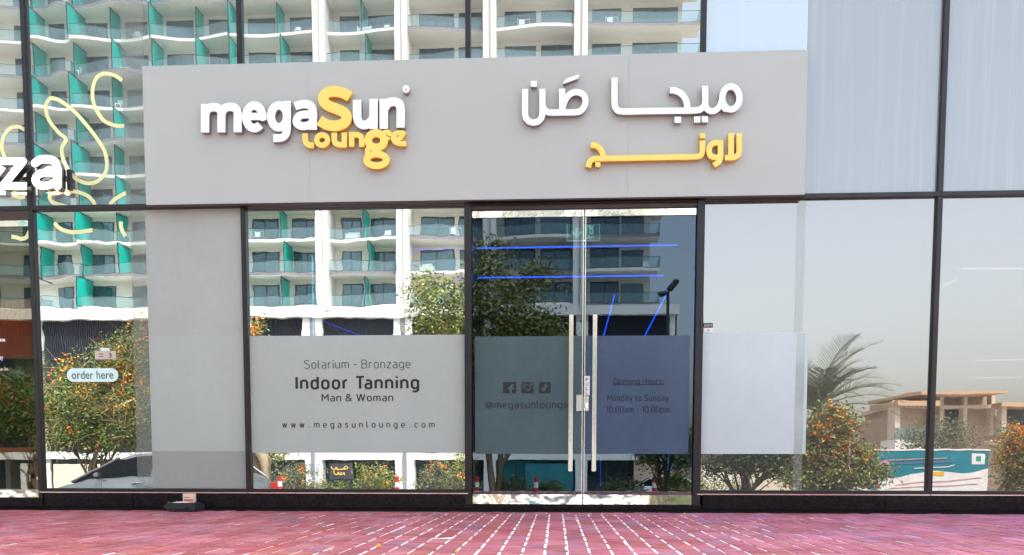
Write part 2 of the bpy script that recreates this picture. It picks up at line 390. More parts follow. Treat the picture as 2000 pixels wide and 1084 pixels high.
def curve_mesh(splines, extrude, bevel=0., offset=0.):
    cu = bpy.data.curves.new('outline', 'CURVE'); cu.dimensions = '2D'; cu.fill_mode = 'BOTH'; cu.extrude = extrude; cu.bevel_depth = bevel; cu.bevel_resolution = 1; cu.offset = offset
    for lp in splines:
        sp = cu.splines.new('POLY'); sp.points.add(len(lp)-1); sp.use_cyclic_u = True
        for q, p in zip(sp.points, lp): q.co = (p[0], p[1], 0, 1)
    o = bpy.data.objects.new('tmp', cu); me = bpy.data.meshes.new_from_object(o); bpy.data.objects.remove(o); bpy.data.curves.remove(cu); return me
def finish(me, name, y_front, thick, mats, parent):
    """curve mesh (xy) -> standing in xz with its face at y_front, returns get material 1"""
    me.transform(Matrix(((1, 0, 0, 0), (0, 0, -1, y_front+thick/2), (0, 1, 0, 0), (0, 0, 0, 1))))
    o = link(name, me, None, mats)
    if isinstance(mats, (list, tuple)) and len(mats) > 1:
        for p in me.polygons: p.material_index = 0 if abs(p.normal.y) > .8 else 1
    if parent is not None: local(o, parent)
    return o
def strokes(name, paths, Y, thick, mats, parent, conv, bevel=.002, h=.0025, boxes=(), rings=(), cut=(), polys=()):
    """paths: (points px, width px, flat_start, flat_end); conv: px pair -> plane xz"""
    sc = abs(conv(100, 0)[0]-conv(0, 0)[0])/100
    items = []
    for pts, w, fa, fb in paths:
        q = [conv(*p) for p in pts]
        items += path_items(q, w*sc/2, fa, fb)
    allp = [p for it in items for p in it[:2]]
    el = []
    for cx, cy, rx, ry, w in rings:
        q = [conv(cx+rx*math.cos(t), cy+ry*math.sin(t)) for t in np.linspace(0, 2*math.pi, 29)]
        for i in range(28): items.append((q[i], q[i+1], w*sc/2, ()))
        allp += q
    bx = []
    for a0, b0, a1, b1 in boxes:
        c = [conv(a0, b0), conv(a1, b0), conv(a1, b1), conv(a0, b1)]; bx.append(c); allp += c
    for pl in polys:
        c = [conv(*p) for p in pl]; bx.append(c); allp += c
    A = np.array(allp); mw = max([it[2] for it in items] or [0])+4*h
    x0, y0 = A.min(0)-mw; x1, y1 = A.max(0)+mw
    gx = np.arange(x0, x1, h); gy = np.arange(y0, y1, h); GX, GY = np.meshgrid(gx, gy)
    F = np.full(GX.shape, 9.)
    for a, b, hw, c in items: F = np.minimum(F, seg_sdf(GX, GY, a, b, hw, c))
    for c in bx:      # convex polygons
        d = np.full(GX.shape, -9.); cxm = np.mean([p[0] for p in c]); cym = np.mean([p[1] for p in c])
        for i in range(len(c)):
            a, b = c[i], c[(i+1) % len(c)]; nx_, ny_ = b[1]-a[1], a[0]-b[0]; L = math.hypot(nx_, ny_)+1e-9; nx_/=L; ny_/=L
            if (cxm-a[0])*nx_+(cym-a[1])*ny_ > 0: nx_, ny_ = -nx_, -ny_
            d = np.maximum(d, (GX-a[0])*nx_+(GY-a[1])*ny_)
        F = np.minimum(F, d)
    for cx, cy, rx, ry in cut:
        c = conv(cx, cy); F = np.maximum(F, -(np.hypot((GX-c[0])/(rx*sc), (GY-c[1])/(ry*sc))-1)*min(rx, ry)*sc)
    F = np.where(np.abs(F) < 1e-7, 1e-7, F)
    lps = [simplify(l, h*.22) for l in contours(F, x0, y0, h)]
    me = curve_mesh([l for l in lps if len(l) > 3], max(thick/2-bevel, 0.0002), bevel)
    return finish(me, name, Y, thick, mats, parent)
def text_mesh(s, bold=0., spacing=1., extrude=.0, bevel=0.):
    cu = bpy.data.curves.new('text', 'FONT'); cu.body = s; cu.offset = bold; cu.space_character = spacing; cu.extrude = extrude; cu.bevel_depth = bevel; cu.resolution_u = 6
    o = bpy.data.objects.new('tmp', cu); me = bpy.data.meshes.new_from_object(o); bpy.data.objects.remove(o); bpy.data.curves.remove(cu); return me
def text(name, s, bx, Y, thick, mats, parent, bold=0., spacing=1., bevel=0.):
    """text fitted to the box x0,x1,top,bottom measured in the photograph, standing in the plane y=Y"""
    x0, x1, t, b = bx; xm = (x0+x1)/2; ym = (t+b)/2
    X0, X1 = X(x0, ym, Y), X(x1, ym, Y); Z1, Z0 = Z(t, xm, Y), Z(b, xm, Y)
    me = text_mesh(s, bold, spacing, .05, bevel)
    co = np.empty(len(me.vertices)*3); me.vertices.foreach_get('co', co); co = co.reshape(-1, 3)
    lo, hi = co.min(0), co.max(0)
    co[:, 0] = X0+(co[:, 0]-lo[0])/(hi[0]-lo[0])*(X1-X0); co[:, 1] = Z0+(co[:, 1]-lo[1])/(hi[1]-lo[1])*(Z1-Z0)
    co[:, 2] = (co[:, 2]-(lo[2]+hi[2])/2)/(hi[2]-lo[2])*thick
    me.vertices.foreach_set('co', co.ravel()); me.update()
    return finish(me, name, Y, thick, mats, parent)

def smooth(pts, n=6):
    p = [np.array(q, float) for q in pts]; p = [2*p[0]-p[1]]+p+[2*p[-1]-p[-2]]; out = []
    for i in range(1, len(p)-2):
        for t in np.linspace(0, 1, n, endpoint=False):
            out.append(tuple(.5*(2*p[i]+(p[i+1]-p[i-1])*t+(2*p[i-1]-5*p[i]+4*p[i+1]-p[i+2])*t*t+(3*p[i]-p[i-1]-3*p[i+1]+p[i+2])*t**3)))
    return out+[tuple(p[-2])]

def A_(cx, cy, rx, ry, a0, a1, n=9): return [(cx+rx*math.cos(R_(a)), cy+ry*math.sin(R_(a))) for a in np.linspace(a0, a1, n)]
def stad(w, h=1., y=0.): return A_(w/2, y+h-.32, w/2, .32, 180, 0)+A_(w/2, y+.32, w/2, .32, 0, -180)+[(0, y+h-.32)]
GL = {  # monoline glyphs: advance, strokes (x height 1, capitals 1.4)
 'n': (.58, [[(0, 0), (0, 1)], [(0, .66)]+A_(.29, .68, .29, .32, 160, 0)+[(.58, 0)]]),
 'm': (.94, [[(0, 0), (0, 1)], [(0, .70)]+A_(.235, .74, .235, .26, 160, 0)+[(.47, 0)], [(.47, .70)]+A_(.705, .74, .235, .26, 160, 0)+[(.94, 0)]]),
 'u': (.58, [[(0, 1)]+A_(.29, .32, .29, .32, 180, 340), [(.58, 1), (.58, 0)]]),
 'o': (.60, [stad(.60)]), 'c': (.52, [A_(.30, .68, .30, .32, 35, 180)+A_(.30, .32, .30, .32, 180, 325)]),
 'a': (.56, [[(.06, .95)]+A_(.28, .72, .28, .28, 100, 0)+[(.56, 0)], [(.56, .57), (.28, .57)]+A_(.28, .285, .28, .285, 90, 270)+[(.45, .03), (.56, .14)]]),
 'e': (.60, [[(0, .5), (.6, .5)]+A_(.3, .68, .3, .32, 0, 180)+A_(.3, .32, .3, .32, 180, 318)]),
 'g': (.60, [stad(.60), [(.6, 1), (.6, -.12)]+A_(.3, -.10, .3, .28, 0, -135)]),
 'd': (.60, [stad(.60), [(.6, 1.4), (.6, 0)]]),
 'l': (.18, [[(0, 1.4)]+A_(.17, .17, .17, .17, 180, 270)]), 'r': (.36, [[(0, 0), (0, 1)], [(0, .66)]+A_(.29, .68, .29, .32, 160, 78)]),
 'i': (.0, [[(0, 0), (0, 1)], [(0, 1.26), (0, 1.44)]]), 'z': (.50, [[(0, 1), (.5, 1), (0, 0), (.5, 0)]]),
 's': (.50, [smooth([(.48, .88), (.38, .98), (.24, 1), (.08, .95), (.03, .76), (.12, .60), (.27, .52), (.42, .43), (.49, .25), (.40, .05), (.24, 0), (.1, .03), (0, .14)], 3)]),
 'S': (.72, [smooth([(.70, 1.22), (.58, 1.37), (.36, 1.4), (.12, 1.33), (.03, 1.08), (.14, .86), (.38, .74), (.62, .62), (.73, .36), (.62, .08), (.36, 0), (.12, .06), (0, .20)], 3)]),
 'B': (.72, [[(.38, .74), (0, .74), (0, 1.4), (.38, 1.4)]+A_(.40, 1.07, .27, .33, 90, -90), [(.38, .74)]+A_(.42, .37, .30, .37, 90, -90)+[(0, 0), (0, .74)]]),
 'I': (.0, [[(0, 0), (0, 1.4)]]), 'T': (.78, [[(0, 1.4), (.78, 1.4)], [(.39, 1.4), (.39, 0)]]),
 'M': (.92, [[(0, 0), (0, 1.4), (.46, .55), (.92, 1.4), (.92, 0)]]), 'W': (1.22, [[(0, 1.4), (.3, 0), (.61, 1.4), (.92, 0), (1.22, 1.4)]]),
 'w': (.86, [[(0, 1), (.22, 0), (.43, 1), (.64, 0), (.86, 1)]]), '-': (.40, [[(0, .62), (.4, .62)]]), '.': (.0, [[(0, 0), (0, .2)]]),
 '&': (.86, [[(.84, 0), (.18, .95)]+A_(.36, 1.14, .22, .26, 200, -20)+[(.50, .92), (.16, .66)]+A_(.32, .34, .32, .34, 130, 290)+[(.66, .26), (.84, .66)]]),
 'p': (.60, [stad(.60), [(0, 1), (0, -.42)]]), 'H': (.84, [[(0, 0), (0, 1.4)], [(.84, 0), (.84, 1.4)], [(0, .74), (.84, .74)]]), 'O': (.92, [stad(.92, 1.4)]),
 'y': (.60, [[(0, 1), (.31, 0)], [(.60, 1), (.24, -.26), (.14, -.38), (0, -.38)]]), 't': (.36, [[(.12, 1.32), (.12, .2), (.18, .04), (.36, 0)], [(-.06, 1), (.34, 1)]]),
 ':': (.0, [[(0, 0), (0, .2)], [(0, .72), (0, .92)]]), '0': (.66, [stad(.66, 1.4)]), '1': (.30, [[(0, 1.12), (.26, 1.36), (.26, 0)]]),
 '@': (1.16, [A_(.58, .58, .26, .30, 0, 360, 17), [(.84, .86), (.84, .40)]+A_(.99, .42, .14, .14, 190, 350)+[(1.16, .62)]+A_(.58, .60, .56, .62, 0, 300, 21)]),
}
def din(name, s, w, bx, Y, mats, parent, gap=.26, space=.42, h=None):
    """stroke lettering of stroke width w (in x heights) fitted to the measured box"""
    paths = []; x = 0.; own = []
    for ch in s:
        if ch == ' ': x += space; continue
        adv, st = GL[ch]
        for p in st: paths.append(([(x+a, b) for a, b in p], w, 1, 1))
        own.append(x+adv/2)
        x += adv+gap+w*.75-(.32 if ch == 'T' else 0)
    pts = np.array([q for p in paths for q in p[0]]); segs = [t for p in paths for t in path_items(p[0], w/2, 1, 1)]
    h = h or w/7; x0, y0 = pts.min(0)-w; x1, y1 = pts.max(0)+w
    gx = np.arange(x0, x1, h); gy = np.arange(y0, y1, h); GX, GY = np.meshgrid(gx, gy); F = np.full(GX.shape, 9.)
    for a, b, _w, c in segs:      # only the columns near each segment
        i0 = max(0, int((min(a[0], b[0])-w-x0)/h)); i1 = min(len(gx), int((max(a[0], b[0])+w-x0)/h)+2)
        F[:, i0:i1] = np.minimum(F[:, i0:i1], seg_sdf(GX[:, i0:i1], GY[:, i0:i1], a, b, w/2, c))
    F = np.where(np.abs(F) < 1e-7, 1e-7, F)
    lps = [simplify(l, h*.2) for l in contours(F, x0, y0, h)]; lps = [l for l in lps if len(l) > 3]
    al = np.array([q for l in lps for q in l]); lo, hi = al.min(0), al.max(0)
    bx0, bx1, t, b = bx; xm, ym = (bx0+bx1)/2, (t+b)/2; X0, X1 = X(bx0, ym, Y), X(bx1, ym, Y); Z1, Z0 = Z(t, xm, Y), Z(b, xm, Y)
    who = [int(np.argmin([abs((min(q[0] for q in l)+max(q[0] for q in l))/2-c) for c in own])) for l in lps]
    lps = [[(X0+(q[0]-lo[0])/(hi[0]-lo[0])*(X1-X0), Z0+(q[1]-lo[1])/(hi[1]-lo[1])*(Z1-Z0)) for q in l] for l in lps]
    for k in sorted(set(who)): finish(curve_mesh([l for l, q in zip(lps, who) if q == k], .0004), name, Y, .0008, mats, parent)

# ================================================================== GROUND
def terr(y):
    for (a, za), (b, zb) in zip(TP[:-1], TP[1:]):
        if b <= y <= a: return za+(zb-za)*(a-y)/(a-b)
    return TP[-1][1]
TP = [(-5.62, -.80), (-16, -.92), (-24, -1.08), (-38, -1.9), (-52, -2.25), (-80, -2.5), (-3000, -2.6)]
def strip(name, y0, y1, x0, x1, dz, m, ny=2):
    b = B(); ys = [y0]+[q[0] for q in TP if y1 < q[0] < y0]+[y1]
    vs = []; fs = []
    for y in ys: z = terr(y)+dz; vs += [(x0, y, z), (x1, y, z)]
    for i in range(len(ys)-1): fs.append((2*i, 2*i+1, 2*i+3, 2*i+2)[::-1])
    b.add(vs, fs); return tag(b.build(name, m), kind='structure')
strip('ground', -5.6, -3000, -1500, 1500, -.05, 'soil')
gb = B().box(-1500, 1500, -.02, 3000, -.35, -.30); tag(gb.build('rear_ground', 'soil'), kind='structure')
strip('street', -5.62, -15.6, -90, 90, 0, 'asphalt')
strip('far_street', -39, -50, -90, 120, .0, 'asphalt')
strip('verge_ground', -16.0, -38.5, -90, 90, .05, 'soil')
strip('forecourt_pavement', -52, -78, -90, 70, .02, 'kerb')
kb = B().box(-90, 90, -15.62, -15.98, terr(-15.8)-.1, terr(-15.8)+.14); tag(kb.build('kerb', 'kerb', bevel=.02), kind='structure')
# street markings: dashes along the parking side
mk = B()
for i in range(-14, 15): mk.box(i*4.5, i*4.5+1.8, -11.0, -11.12, terr(-11)+.006, terr(-11)+.008)
tag(mk.build('road_marking', 'stone_white'), kind='structure')

pav = B().box(-60, 60, -5.6, .3, -.90, -.004); pav = tag(pav.build('pavement', 'joint_sand'), kind='structure')
# pavers: one course laid as headers by the plinth, the rest long ways, each column stepped by a third
PW, PLn = .1125, .315
def paver_mesh(w, l, mi):
    g_ = PW-w-.0015 if l > .22 else 0; c_ = min(.022, l*.2)
    b = B().plan([(-w/2, -l/2), (w/2+g_, -l/2), (w/2+g_, -l/2+c_), (w/2, -l/2+c_), (w/2, l/2-c_), (w/2+g_, l/2-c_), (w/2+g_, l/2), (-w/2, l/2)] if g_ else [(-w/2, -l/2), (w/2, -l/2), (w/2, l/2), (-w/2, l/2)], -.03, 0); me = b.mesh('paver')
    bm = bmesh.new(); bm.from_mesh(me); bmesh.ops.recalc_face_normals(bm, faces=bm.faces)
    bmesh.ops.bevel(bm, geom=[e for e in bm.edges if all(v.co.z > -.01 for v in e.verts)], offset=.0025, segments=1, affect='EDGES'); bm.to_mesh(me); bm.free()
    me.materials.append(PAV[mi]); return me
PW, PLn = .1125, .315
pm = [paver_mesh(PW-.014, PLn-.009, i) for i in range(4)]
ph = [paver_mesh(.0985-.005, .21, i) for i in range(4)]
cand = []
x = -9.0
while x < 9.0: cand.append((x, -.17, 1)); x += .0985
ci = 0; x = -9.0
while x < 9.0:
    y = -.285-PLn/2-(ci % 3)*PLn/3
    if ci % 3: cand.append((x, -.285-(ci % 3)*PLn/6, 2+ci % 3))
    while y > -5.4: cand.append((x, y, 0)); y -= PLn
    x += PW; ci += 1
pf = {k: [paver_mesh(PW-.014, PLn*(k-2)/3-.009, i) for i in range(4)] for k in (3, 4)}
cf, cr = f0, RT
def shows(c):
    d = np.array([c[0], c[1], 0])-CAM; w = d@f0
    if w < .3: return 0
    u = PX+FL*(d@RT)/w; v = PY-FL*(d@UP)/w
    if not (-30 < u < 2030 and v < 1100): return 0
    return 1/w
ranked = sorted(cand, key=lambda c: -shows(c))
for c in ranked[:298]:
    k = rng.choice(4, p=[.3, .36, .2, .14]); me = (pm if c[2] == 0 else ph if c[2] == 1 else pf[c[2]])[k]
    o = bpy.data.objects.new('paver', me); COL.objects.link(o); o.parent = pav
    o.location = (c[0]+rng.normal(0, .0012), c[1]+rng.normal(0, .0012), rng.normal(0, .0012)); o.rotation_euler = (rng.normal(0, .004), rng.normal(0, .006), rng.normal(0, .004))
bm = bmesh.new()
tmpl = {}
vs, fs, ms = [], [], []
for c in ranked[298:]:
    if abs(c[0]) > 8: continue
    k = rng.choice(4, p=[.3, .36, .2, .14]); me = (pm if c[2] == 0 else ph if c[2] == 1 else pf[c[2]])[k]
    if me.name not in tmpl:
        a = np.empty(len(me.vertices)*3); me.vertices.foreach_get('co', a); tmpl[me.name] = (a.reshape(-1, 3), [tuple(p.vertices) for p in me.polygons])
    V, Fc = tmpl[me.name]; ofs = len(vs); w = V+np.array([c[0]+rng.normal(0, .0012), c[1]+rng.normal(0, .0012), rng.normal(0, .0014)])
    vs += [tuple(q) for q in w]; fs += [tuple(ofs+i for i in f) for f in Fc]; ms += [int(k)]*len(Fc)
bm.free()
me = bpy.data.meshes.new('paver_rest'); me.from_pydata(vs, [], fs); me.polygons.foreach_set('material_index', ms)
for q in PAV: me.materials.append(q)
o = bpy.data.objects.new('paving_field', me); COL.objects.link(o); o.parent = pav; o['kind'] = 'stuff'

# ================================================================== SHOP BUILDING
XL, XR, ROOF = -9.0, 9.4, 7.0
shop = thing('shop_building', 'glass fronted shop building with dark mullions and black granite plinth', 'building')
MX = {0: -4.816, 1: -2.834, 2: -.793, 3: 1.252, 4: 3.293}
MX[-1] = MX[0]-2.04; MX[-2] = MX[-1]-2.04; MX[5] = MX[4]+2.04; MX[6] = MX[5]+2.04; MX[7] = MX[6]+2.04
TZ, SZ = 2.762, .203           # transom, sill
B().box(XL, XR, .13, 12, ROOF-.3, ROOF).build('roof', 'concrete_white', shop)  # unseen roof, added to keep the sun out of the interior
sh = B().box(XL, XL+.2, .13, 12, -.2, ROOF-.302).box(XR-.2, XR, .13, 12, -.2, ROOF-.302).box(XL+.2, XR-.2, 11.8, 12, -.2, ROOF-.302); sh.build('sun_block_wall', 'interior_dark', shop)  # unseen shell, added to block the sun from behind
B().box(XL, XR, -.05, .128, 6.0, ROOF+.4).build('shade_parapet', 'sign_grey', shop)  # unseen; height chosen so its shade covers the visible pavement
B().box(XL+.2, XR-.2, .13, 11.8, -.05, .1).build('interior_floor', 'interior_floor', shop)
B().box(XL+.2, XR-.2, .16, 11.8, 2.86, 2.95).build('interior_ceiling', 'interior_dark', shop)
B().box(XL+.2, XR-.2, 3.2, 3.3, .1, 2.86).build('interior_back_wall', 'interior_dark', shop)
B().box(XL+.2, XR-.2, 1.6, 1.7, 2.95, ROOF-.302).build('interior_upper_wall', 'interior_dark', shop)
B().box(-.86, -.80, .14, 3.2, .1, 2.86).build('partition', 'interior_dark', shop)
B().box(-4.90, -4.84, .14, 3.2, .1, 2.86).build('partition', 'interior_dark', shop)
B().box(1.27, 1.33, .14, 3.2, .1, 2.86).build('partition', 'interior_dark', shop)
def tilted_rail(x0, x1, z0, z1, parent):
    # the polished skirting of the leaf leans back a little, so it mirrors the far side of the street
    k = .030*(z1-z0)
    return B().add([(x0, -.012-k, z0), (x1, -.012-k, z0), (x1, .024, z0), (x0, .024, z0), (x0, -.012, z1), (x1, -.012, z1), (x1, .024, z1), (x0, .024, z1)],
                   [(0, 3, 2, 1), (4, 5, 6, 7), (0, 1, 5, 4), (1, 2, 6, 5), (2, 3, 7, 6), (3, 0, 4, 7)]).build('bottom_rail', 'chrome_wavy', parent)
# panes
def pane(x0, x1, z0, z1, m, nm='window_pane'):
    return B().box(x0, x1, 0, .012, z0, z1).build(nm, m, shop)
hw = .023
DZ = TZ+.021
for i in range(-2, 7):
    a, b = MX[i]+hw, MX[i+1]-hw
    m = 'glass_upper_left' if i < 1 else 'glass_upper' if i < 3 else 'glass_upper_right'
    if i == 3:
        xs = X(1578, 60); pane(a, xs-.001, DZ, 6.0, 'glass_upper_pale'); pane(xs+.001, b, DZ, 6.0, m)
    else: pane(a, b, DZ, 6.0, m)
DZ0 = TZ-.021
pane(MX[0]+hw, MX[1]-hw, SZ, DZ0, 'glass_lower_left')
pane(MX[1]+hw, MX[2]-hw, SZ, DZ0, 'glass_lower_mid')
for i in range(3, 7): pane(MX[i]+hw, MX[i+1]-hw, SZ, DZ0, 'glass_lower_right')
# mullions, transoms, sills
for i in range(-2, 8):
    w = .023
    B().box(MX[i]-w, MX[i]+w, -.035, .12, TZ+.021, 6.0).build('mullion', 'frame_dark', shop, bevel=.003)
    if i in (2, 3): continue
    z0 = .06 if i == 0 else SZ-.03
    B().box(MX[i]-w, MX[i]+w, -.035, .12, z0, TZ-.021).build('mullion', 'frame_dark', shop, bevel=.003)
for i in range(-2, 7):
    B().box(MX[i]+.0, MX[i+1]-.0, -.038, .121, TZ-.0205, TZ+.0205).build('transom', 'frame_dark', shop, bevel=.003)
for i in (0, 1, 3, 4, 5, 6):
    a, b = MX[i]+.024, MX[i+1]-.024
    B().box(a, b, -.034, .12, SZ-.03, SZ).build('sill', 'frame_dark', shop, bevel=.002)
    B().box(a-.02, b+.02, -.062, -.0345, SZ-.040, SZ-.031).build('drip_edge', 'steel', shop)
# granite plinth panels, standing on a recessed black base
pj = [-4.77, X(266, 980), X(587, 980), MX[2]-.03]
for a, b in zip(pj[:-1], pj[1:]): B().box(a+.0015, b-.0015, -.06, .12, .032, SZ-.0405).build('plinth_panel', 'granite', shop, bevel=.002)
pj = [X(1370, 980), X(1722, 980), X(2100, 980), 9.3]
for a, b in zip(pj[:-1], pj[1:]): B().box(a+.0015, b-.0015, -.06, .12, .032, SZ-.0405).build('plinth_panel', 'granite', shop, bevel=.002)
for a, b in ((-9, -6.0), (-5.998, -4.775)): B().box(a, b, -.075, .12, .032, .115).build('plinth_panel', 'granite', shop, bevel=.002)
B().box(XL, XR, -.03, .1, -.05, .03).build('plinth_recess', 'recess_black', shop)
# door frame
xa, xb = X(922, 700), X(1356, 700)
zt, zb = Z(411, 1100), Z(984.5, 1100)
B().box(MX[2]-.035, xa, -.05, .12, .03, TZ-.021).build('door_jamb', 'frame_dark', shop, bevel=.003)
B().box(xb, MX[3]+.035, -.05, .12, .03, TZ-.021).build('door_jamb', 'frame_dark', shop, bevel=.003)
B().box(xa, xb, -.03, .12, zt+.006, TZ-.021).build('door_header', 'frame_brown', shop, bevel=.003)
B().box(xa, xb, -.055, -.031, zt+.045, TZ-.03).build('header_trim', 'frame_dark', shop)
B().box(MX[2]-.028, X(1369, 980), -.058, .3, .03, zb-.004).build('threshold', 'granite', shop, bevel=.002)
xm = X(1140, 700)
zr0, zr1 = Z(424, 1100), Z(965.5, 1100)
for side in (0, 1):
    x0, x1 = (xa+.006, xm-.005) if side == 0 else (xm+.005, xb-.006)
    dr = thing('door', None, None); dr.parent = shop
    for k in ('label', 'category', 'group'):
        if k in dr: del dr[k]
    B().box(x0, x1, .0, .012, zr1, zr0).build('door_glass', 'glass_door', dr)
    B().box(x0, x1, -.012, .024, zr0+.001, zt).build('top_rail', 'chrome', dr, bevel=.002)
    tilted_rail(x0, x1, zb, zr1-.001, dr)
    e0, e1 = (x1-.008, x1) if side == 0 else (x0, x0+.008)
    B().box(e0, e1, -.0015, .0135, zr1, zr0).build('glass_edge', 'steel', dr)
    hx = X(1115, 760, -.07) if side == 0 else X(1161, 760, -.07)
    h1, h0 = Z(614.5, 1138, -.07), Z(920.5, 1138, -.07)
    hb = B().box(hx-.019, hx+.019, -.082, -.054, h0, h1); hb.build('pull_handle', 'steel', dr, bevel=.003)
    for zz in (h0+.16, h1-.16): B().tube([(hx, -.054, zz), (hx, 0, zz)], .011, 10).build('handle_mount', 'steel', dr)
    # film and lock
    fz1, fz0 = Z(656.5, 1100, -.004), Z(886.5, 1100, -.004)
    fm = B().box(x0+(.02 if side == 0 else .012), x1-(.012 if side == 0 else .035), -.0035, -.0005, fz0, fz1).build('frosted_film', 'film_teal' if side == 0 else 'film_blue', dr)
    if side == 0:
        l = B().box(X(1125.5, 787, -.01), X(1136, 787, -.01), -.022, -.001, Z(803, 1130), Z(771.5, 1130)); l.build('lock_plate', 'steel', dr, bevel=.003)
    else:
        l = B().box(X(1139.5, 787, -.01), X(1150, 787, -.01), -.022, -.001, Z(803, 1145), Z(773, 1145)); l.build('lock_plate', 'steel', dr, bevel=.003)
        l = B().box(X(1141.5, 787, -.02), X(1148, 787, -.02), -.028, -.0225, Z(800.5, 1145), Z(787, 1145)); l.build('lock_cylinder', 'chrome', dr, bevel=.002)
        l = B().box(X(1141, 750, -.01), X(1152, 750, -.01), -.0065, -.001, Z(772, 1145), Z(734.5, 1145)); l.build('pull_plate', 'vinyl_white', dr, bevel=.001)
        for k, ch in enumerate('PULL'): text('lettering', ch, (1144, 1149, 738+k*8.6, 744.5+k*8.6), -.008, .001, 'vinyl_grey', dr)
    FILM_DOOR = dr
    if side == 0:
        F_ = -.0052
        din('letter', '@megasunlounge', .165, (948, 1110, 783.5, 801.5), F_, 'vinyl_black', dr)
        # three round-cornered social badges with cut out marks
        def rounded(x0, y0, x1, y1, r):
            return [([(x0+r, y0+r), (x1-r, y0+r), (x1-r, y1-r), (x0+r, y1-r), (x0+r, y0+r)], 2*r, False, False)]
        ic = lambda a, b: (float(P(930+a/7.407, 720+b/7.407, F_)[0]), float(P(930+a/7.407, 720+b/7.407, F_)[2]))
        def badge(x0, y0, x1, y1):
            return strokes('social_badge', rounded(x0, y0, x1, y1, 20), F_, .0012, 'vinyl_black', dr, ic, 0, .0008, boxes=[(x0+15, y0+8, x1-15, y1-8)])
        badge(388, 193, 578, 357); badge(652, 193, 834, 357); badge(908, 193, 1078, 355)
        T_ = F_-.0009
        strokes('badge_mark', [([(548, 236), (520, 238), (503, 255), (500, 354)], 30, True, True), ([(462, 283), (545, 283)], 24, True, True)], T_, .0008, 'film_teal', dr, ic, 0, .0008)
        strokes('badge_mark', [([(652, 268), (700, 268)], 10, True, True), ([(788, 268), (834, 268)], 10, True, True), ([(676, 205), (676, 245)], 7, 1, 1), ([(690, 205), (690, 245)], 7, 1, 1), ([(708, 208), (708, 235)], 7, 1, 1)], T_, .0008, 'film_teal', dr, ic, 0, .0008, rings=[(744, 275, 42, 42, 12)], boxes=[(785, 207, 822, 240)])
        strokes('badge_mark', [([(998, 222), (998, 300), (985, 318), (968, 318), (955, 300), (962, 282), (980, 276)], 20, 1, 0), ([(1000, 226), (1015, 248), (1040, 256)], 18, 0, 1)], T_, .0008, 'film_teal', dr, ic, 0, .0008)
    else:
        F_ = -.0052
        din('letter', 'Opening Hours:', .17, (1197, 1296, 738, 753.5), F_, 'vinyl_navy', dr)
        B().box(X(1197, 751, F_), X(1297, 751, F_), F_, F_+.001, Z(751.9, 1250), Z(750.6, 1250)).build('underline', 'vinyl_navy', dr)
        din('letter', 'Monday to Sunday', .17, (1186, 1306, 770.5, 787), F_, 'vinyl_navy', dr)
        din('letter', '10.00am - 10.00pm', .17, (1184, 1308, 793, 809), F_, 'vinyl_navy', dr)
# films and pale strips on the windows
def film(px0, px1, py0, py1, m, nm='frosted_film', Yf=-.0035):
    pxm = (px0+px1)/2
    return B().box(X(px0, (py0+py1)/2, Yf), X(px1, (py0+py1)/2, Yf), Yf, -.0005, Z(py1, pxm, Yf), Z(py0, pxm, Yf)).build(nm, m, shop)
x0, x1 = X(292, 700), MX[1]-hw-.003
B().box(x0, x1, -.0035, -.0005, Z(655, 385), DZ0-.002).build('frosted_film', 'film_warm', shop)
B().box(x0, x1, -.0035, -.0005, Z(881, 385), Z(655, 385)-.0002).build('frosted_film', 'film_mid', shop)
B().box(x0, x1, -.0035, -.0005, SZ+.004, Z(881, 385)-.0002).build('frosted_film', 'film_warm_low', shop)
mf = B().box(MX[1]+hw+.004, MX[2]-hw-.004, -.0035, -.0005, Z(884.5, 700), Z(655, 700)).build('frosted_film', 'film_mid', shop)
rf = B().box(MX[3]+hw+.004, X(1576, 760), -.0035, -.0005, Z(886.5, 1470), Z(650, 1470)).build('frosted_film', 'film_pale', shop)
B().box(X(1553, 760), X(1570, 760), -.0045, -.004, Z(886, 1470), Z(651, 1470)).build('film_overlap', 'strip_pale', rf)
B().box(X(1553, 760), X(1570, 760), -.0035, -.0005, SZ+.004, Z(887, 1470)).build('pale_strip', 'strip_pale', shop)
B().box(X(1553, 560), X(1570, 560), -.0035, -.0005, Z(649, 1470), DZ0-.002).build('pale_strip', 'strip_pale', shop)
B().box(X(262, 700), X(291, 700), -.0035, -.0005, SZ+.004, DZ0-.002).build('pale_strip', 'strip_pale', shop)  # thin sheet standing in for a white interior pillar behind the glass
B().box(X(240, 200), X(283, 200), -.0035, -.0005, TZ+.03, 5.9).build('pale_strip', 'strip_pale', shop)  # same stand-in for the interior pillar, upper pane
F_ = -.0052
din('letter', 'Solarium - Bronzage', .125, (594, 802, 702.5, 724), F_, 'vinyl_grey', mf)
din('letter', 'Indoor Tanning', .245, (577, 819, 734, 767), F_, 'vinyl_black', mf)
din('letter', 'Man & Woman', .18, (628, 768, 769, 784), F_, 'vinyl_black', mf)
din('letter', 'www . megasunlounge . com', .17, (551, 849, 823.5, 838.5), F_, 'vinyl_black', mf, gap=.72, space=.15)
